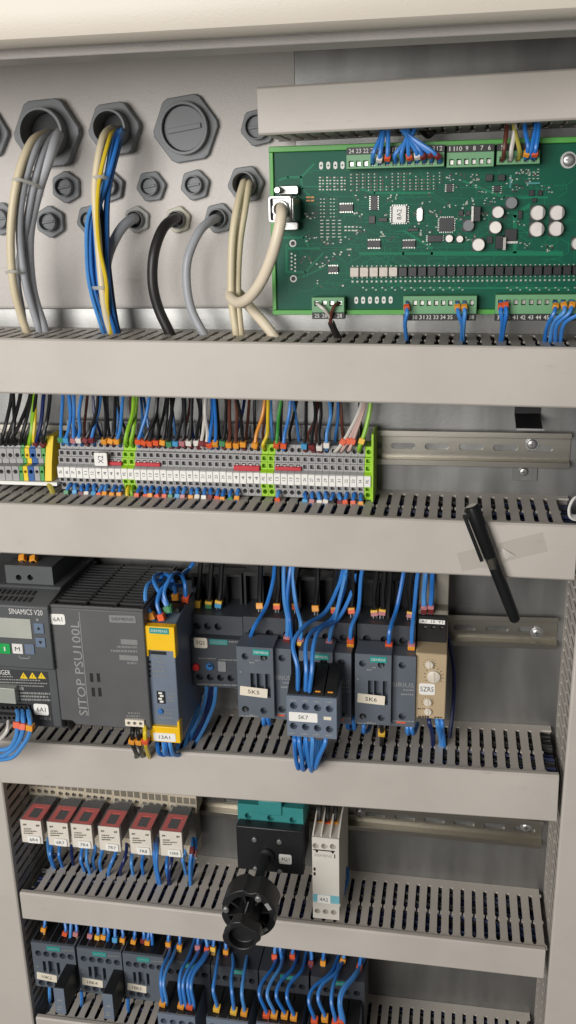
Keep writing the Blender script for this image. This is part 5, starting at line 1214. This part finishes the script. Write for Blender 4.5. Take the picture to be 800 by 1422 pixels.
MB().slab([(ax0.x + (19 if k % 6 < 3 else 15.5) * math.cos(2 * math.pi * k / 24), ax0.z + (19 if k % 6 < 3 else 15.5) * math.sin(2 * math.pi * k / 24)) for k in range(24)], 192, 205, holes=[circ(ax0.x, ax0.z, 12.5, 20)], floor=9).build('hub_rim', 'switch_black', kn, bevel=.8)
MB().box(ax0.x - .6, ax0.x + .6, 170, 190, ax0.z + 12.8, ax0.z + 13.6).build('index_mark', 'ink_grey', kn)
for t in (172, -58, 62):
    MB().lathe((ax0.x + 23 * math.cos(R_(t)), -172, ax0.z + 23 * math.sin(R_(t))), (0, -1, 0), [(0, 3.4), (1.6, 3.4), (2.8, 2.2)], 14).build('screw', 'chrome', kn)
for t in (30, -48):
    MB().obox((ax0.x + 23.5 * math.cos(R_(t)), -172.2, ax0.z + 23.5 * math.sin(R_(t))), (-math.sin(R_(t)), 0, math.cos(R_(t))), (0, -1, 0), 8, 4, .6).build('grey_pad', 'ink_grey', kn)
# ------------------------------------------------------------------ monitoring relay 4A2
mr = thing('monitoring_relay', 'light grey slim relay with blue stripe and label 4A2', 'relay', P(452, 1276, 0))
GD = 98.0
x0, x1, z0, z1 = rect(434, 1164, 471, 1276, GD)
hs = [circ(*at(438.5 + k * 12, 1174.5 + k * .6, GD), 3.4, 14) for k in range(3)] + [circ(*at(441 + k * 11.3, 1265 + k * 1.0, GD), 3.2, 14) for k in range(3)]
MB().slab(box2(x0, x1, z0, z1), 14, GD, holes=hs, floor=7).build('housing', 'relay_grey', mr)
w = (x1 - x0) / 3
for k in range(4):
    xx = x0 + w * k; xx = min(max(xx - .8, x0), x1 - 1.6)
    MB().slab([(22, z1 + .02), (GD - 2, z1 + .02), (GD - 4, z1 + 2), (70, z1 + 9), (22, z1 + 9)], xx, xx + 1.6, axis='x').build('partition', 'relay_grey', mr, bevel=.2)
block(mr, 'lower_lip', 436, 1254.5, 472.5, 1257, GD - 2, GD + 1, 'relay_grey', .3)
m_ = MB(); spot(GD, 450, 1181, 30, 1.4, m_); spot(GD, 440, 1182, 3, 3, m_); spot(GD, 462, 1183.5, 3, 3, m_); m_.build('grip_line', 'ink_black', mr)
word(mr, 'SIEMENS', 436.5, 1186.5, 461, 1190, GD, 'ink_grey')
word(mr, 'I', 464.2, 1186.5, 465.6, 1192, GD, 'ink_black')
for py in (1207, 1213.5): block(mr, 'indicator', 435.4, py - 2, 438.2, py + 2, GD - .5, GD + .4, 'ink_black', 0)
q = rect(434.9, 1243, 471.3, 1253.5, GD); MB().box(q[0], q[1], GD + .02, GD + .2, q[2], q[3]).build('blue_stripe', 'k_teal', mr)
sticker(mr, '4A2', 441, 1243, 459, 1254.5, GD + .25, r=1.4, k=.62)
for k in range(3):
    px = 443.5 + k * 10.8
    wire([(px - 1, 1156, 70), (px - .5, 1146, 70), (px, 1134, 68), (px + 1, 1118, 60), (px + 2, 1098, 44), (px + 3, 1075, 34)], 2.6, 'w_black', 'black wire with orange marker above relay 4A2', group='wires above relay 4A2', tags=[(.17, ('t_orange', 't_red', 't_orange')[k], 7.5, 7.4), (.07, 't_black', 6, 5)])
wire([(474, 1225, 30), (480, 1205, 30), (482, 1222, 40), (478, 1240, 44), (476, 1252, 36)], 2.0, 'w_blue', 'blue wire bending down beside relay 4A2')

# ------------------------------------------------------------------ bottom row: three labelled contactors
def small_contactor(L, T, w, h, code, label, sup=None, D1=90.0):
    r = thing('contactor', label, 'contactor', P(L + w / 2, T + h, 0), 'contactors on the bottom rail')
    sl = .12
    hs = [(L + w * (.11 + .19 * k), T + 11 + w * (.11 + .19 * k) * sl, 4.6) for k in range(5)] + [(L + w * (.19 + .19 * k), T + 51.5 + w * (.19 + .19 * k) * sl, 4.4) for k in range(3)]
    wn = [(L + w * .22, T + 23, L + w * .29, T + 38), (L + w * .35, T + 23, L + w * .50, T + 40), (L + w * .55, T + 25, L + w * .62, T + 42)]
    block(r, 'front', L, T, L + w, T + h, 40, D1, 'sirius', .8, hs + wn, 7)
    block(r, 'rear_body', L + 4, T - 44, L + w + 2, T + h - 20, 14, 39.8, 'sirius_dark', .6)
    x0, x1, z0, z1 = rect(L, T, L + w, T + h, D1)
    for k in range(5):
        xx = x0 + (x1 - x0) * (.11 + .19 * k); MB().box(xx - 4.0, xx + 4.0, 42, 87, z1 + .02, z1 + 1.6).build('wire_guide', 'black', r)
    sticker(r, 'SIEMENS', L + w * .31, T + 2.6, L + w * .62, T + 8.2, D1, mat='teal', ink='ink_grey', r=.2, k=.84, name='brand_plate')
    sticker(r, code, L + w * .08, T + 40, L + w * .54, T + 49.5, D1 + .1, mat='label_cream', r=.4, k=.5, rot=-.07)
    fine_print(r, D1, [(L + w * .66, L + w * .94, T + 8, 1.4), (L + w * .06, L + w * .12, T + 30, 1.4)], 'ink_dim', int(L))
    if sup:
        x0, x1, z0, z1 = rect(*sup, 126)
        MB().box(x0, x1, D1 + .1, 126, z0, z1 + 1).build('suppressor', 'black', r, bevel=.6)
        MB().box(x0 - .1, x1 + .1, 126.1, 128, z0 - .4, z1 + 1.2).build('suppressor_face', 'module', r, bevel=.4)
        fine_print(r, 128, [(sup[0] + 3, sup[2] - 4, (sup[1] + sup[3]) / 2, 2.4), (sup[0] + 3, sup[2] - 4, sup[3] - 7, 1.6), (sup[0] + 3, sup[2] - 4, sup[3] - 3.5, 1.6)], 'ink_grey', int(L) + 3)
    return r
small_contactor(47, 1312, 59, 60, '10K2', 'bottom-row contactor labelled 10K2 beside the upright duct', (77, 1373, 91, 1405))
small_contactor(110, 1319.5, 60.5, 61, '10K4', 'bottom-row contactor labelled 10K4, middle of the three', (144.5, 1381, 158, 1413))
small_contactor(173, 1327, 56, 62, '10K5', 'bottom-row contactor labelled 10K5 without a plug-in suppressor')
# four contactors with add-on blocks whose lower halves leave the picture
XS = [(231, 1336, 62, 'next to contactor 10K5'), (295, 1344, 64, 'under the shaft coupling'), (361, 1351.5, 68, 'with four marked wires'), (432, 1360, 74, 'ending the bottom row')]
AX2 = [(221, 1410, 272), (288, 1417, 345), (357, 1424, 418), (427, 1432, 497)]
for i, (L, T, w, lb) in enumerate(XS):
    r = thing('contactor', 'dark contactor with protruding add-on block ' + lb, 'contactor', P(L + w / 2, 1440, 0), 'contactors on the bottom rail')
    hs = [(L + w * (.1 + .19 * k), T + 12 + w * (.1 + .19 * k) * .12, 4.6) for k in range(5)]
    block(r, 'front', L, T, L + w, T + 75, 40, 90, 'sirius_dark', .8, hs, 7)
    block(r, 'rear_body', L + 4, T - 44, L + w + 3, T + 40, 14, 39.8, 'sirius_dark', .6)
    sticker(r, 'SIEMENS', L + w * .42, T + 3, L + w * .72, T + 8.6, 90, mat='teal', ink='ink_grey', r=.2, k=.84, name='brand_plate')
    a, y, b = AX2[i]; n = 4
    fb = block(r, 'add_on_block', a, y, b, y + 52, 90.2, 132, 'module', .6, [(a + (b - a) * (.13 + .25 * k), y + 8 + k * 1.6, 4.6) for k in range(4)], 7)
    x0, x1, z0, z1 = rect(a, y, b, y + 52, 132)
    for k in range(4):
        ww = (x1 - x0) / 4
        MB().slab([(90.3, z1 + .1), (130, z1 + .1), (124, z1 + 2), (90.3, z1 + 5)], x0 + ww * k + .4, x0 + ww * (k + 1) - .4, axis='x').build('wire_channel', 'black', r, bevel=.4)
    sticker(r, '', a + 3, y + 14, a + (b - a) * .6, y + 26, 132, r=.8)
DOWN = [(226, 1388, 't_orange', 10, 0), (231, 1389, None, 12, 0), (251.5, 1391, 't_orange', 14, 0), (258, 1391, None, 18, 0), (263, 1392, 't_red', 22, 0), (269, 1392, None, 20, 0), (300, 1396, 't_yellow', 4, 1), (325, 1400, 't_yellow', -2, 1), (338.5, 1402, 't_orange', 4, 1), (369, 1404, 't_red', 14, 2), (380.5, 1405, 't_orange', 12, 2), (394, 1406, 't_orange', 16, 2), (407.5, 1408, 't_orange', 14, 2),
        (437.5, 1412, 't_red', 26, 3), (451, 1411, 't_orange', 22, 3), (464.5, 1414, 't_red', 4, 3), (473, 1414, 't_red', 26, 3), (477, 1416, None, 22, 3)]
for i, (px, py, mk, k, g) in enumerate(DOWN):
    b = -9 if i in (9, 10, 11, 12, 13, 14) else -3
    wire([(px, py + 10, 118), (px, py, 126), (px + b, py - 22, 124), (px + b * .8 + k * .2, py - 42, 110), (px + k * .8, py - 62, 88), (px + k * 1.3, py - 84, 56), (px + k * 1.5, py - 105, 40)], 2.05, 'w_blue', 'blue wire %s curving up from the add-on block %s' % ('with %s marker' % MN[mk] if mk else 'without marker', XS[g][3]), group='wires on the bottom add-on blocks', tags=[(.11, mk, 8, 7.4)] if mk else ())
TOP5 = [(61.5, 1291, 't_orange'), (91, 1295, 't_red'), (97, 1297, None), (105.6, 1295.5, 't_pink'), (125, 1299, 't_pink'), (136, 1301, 't_yellow'), (144, 1301.5, 't_orange'), (150, 1303, None), (160, 1304, 't_cyan'), (171, 1304, 't_orange'), (186, 1306, 't_orange'), (199.5, 1306, 't_maroon'), (206, 1307.5, 't_orange'), (211, 1308, None), (234, 1310, 't_orange'), (250, 1314, 't_orange'), (275, 1314, 't_pink'), (287, 1317, 't_red'), (297, 1317, 't_yellow'), (314, 1320, 't_orange'),
        (382, 1327, 't_red'), (390, 1327, None), (407.5, 1327, 't_red'), (432, 1336, 't_maroon'), (449, 1335, 't_orange'), (477, 1333, 't_orange'), (499, 1343, 't_red')]
for i, (px, py, mk) in enumerate(TOP5):
    near = 'contactor 10K2' if px < 108 else 'contactor 10K4' if px < 172 else 'contactor 10K5' if px < 229 else 'the contactors with add-on blocks'
    T_ = 1312 + .122 * (px - 47); d0 = 90 - (T_ - py - 9) / .91
    wire([(px, py + 12, d0), (px, py + 2, d0), (px + .5, py - 8, d0 - 2), (px + (-2 if i % 2 else 2), py - 26, d0 - 10), (px - 1, py - 48, 50)], 2.0, 'w_blue', 'blue wire %s entering the top of %s' % ('with %s marker' % MN[mk] if mk else 'without marker', near), group='wires above the bottom contactors', tags=[(.24, mk, 6, 6.2), (.12, 't_maroon' if i % 3 else 't_yellow', 4, 5)] if mk else ())
for px, py in ((69, 1376), (113, 1382), (178, 1392)):
    wire([(px, py - 6, 72), (px, py + 6, 74), (px + 1, py + 14, 64), (px + 2, py + 24, 52)], 2.2, 'w_blue', 'short blue wire end below a labelled bottom contactor', group='wires below the bottom contactors')

# ------------------------------------------------------------------ pen taped to the duct lid
PE_D = D + 7.5
a, b = P(657, 709, PE_D), P(716, 862, PE_D)
t = (b - a).normalized(); L = (b - a).length
pn = thing('pen', 'black capped pen taped slantwise to the duct lid', 'pen', a)
MB().lathe(a, t, [(-5, 5.0), (-4, 6.4), (0, 6.9), (46, 6.5), (47, 6.0)], 20).build('cap', 'pen', pn)
MB().lathe(a, t, [(46.5, 5.8), (L - 6, 5.2), (L - 1, 4.8), (L + 1, 3.0)], 20).build('barrel', 'pen', pn)
sd = t.cross(Vector((0, -1, 0))).normalized()
c0 = a + t * 24 + Vector((0, -3.5, 0)) + sd * 8.6 * (1 if sd.x < 0 else -1)
MB().obox(c0, t, (0, -1, 0), 46, 3.2, 3.4).obox(a + t * 1.5 + Vector((0, -3.5, 0)) + sd * 6.5 * (1 if sd.x < 0 else -1), t, (0, -1, 0), 5, 7, 4).build('clip', 'pen', pn, bevel=.6)
# tape
pts = []
A, Bq = P(638, 781, D), P(757, 752, D)
n = 24; mb = MB(); vs = []; fs = []
ax_t = (Bq - A).normalized(); upv = Vector((-ax_t.z, 0, ax_t.x)).normalized()
if upv.z < 0: upv = -upv
for i in range(n + 1):
    p = A.lerp(Bq, i / n)
    f = (p.z - a.z) / (b.z - a.z); cx = a.x + (b.x - a.x) * f; u = abs(p.x - cx)
    h = .5 + (13.2 - max(0, u - 2.5) * 1.35 if u < 12 else 0); h = max(.5, h)
    for e in (-9.5, 9.5):
        for k in (0, .25): vs.append((p.x + upv.x * e, -(D + h + k), p.z + upv.z * e))
for i in range(n):
    o = i * 4; q = o + 4
    fs += [(o + 1, q + 1, q + 3, o + 3), (o, o + 2, q + 2, q), (o, q, q + 1, o + 1), (o + 2, o + 3, q + 3, q + 2)]
fs += [(0, 1, 3, 2), (n * 4, n * 4 + 2, n * 4 + 3, n * 4 + 1)]
o = mb.add(vs, fs).build('tape', 'tape', base=A); tag(o, 'strip of clear tape holding the pen on the duct lid', 'tape')
# whitish facets standing in for the glint off the crumpled tape
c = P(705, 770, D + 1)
o = MB().add([(c.x - 5, -(D + 1.2), c.z + 6), (c.x + 1, -(D + 3.4), c.z + 3), (c.x + 7, -(D + 1.4), c.z - 1), (c.x + 2, -(D + 2.6), c.z - 2), (c.x - 3, -(D + 1.0), c.z - 6), (c.x - 6, -(D + 2.2), c.z + 1)], [(0, 1, 5), (1, 3, 5), (1, 2, 3), (3, 4, 5)]).build('tape_glint', 'tie', o, base=A)
# white strap end at the upright duct
q = [P(806, 690, 92), P(797, 693, 98), P(791, 705, 100), P(792, 716, 100), P(800, 719, 96), P(808, 716, 90)]
o = MB().tube(q, 3.2, 8, 6, flat=.45).build('strap', 'label', base=q[0]); tag(o, 'white strap loop at the end of the duct with the pen', 'strap')
for o in TEMP:
    if '_base' in o: del o['_base']
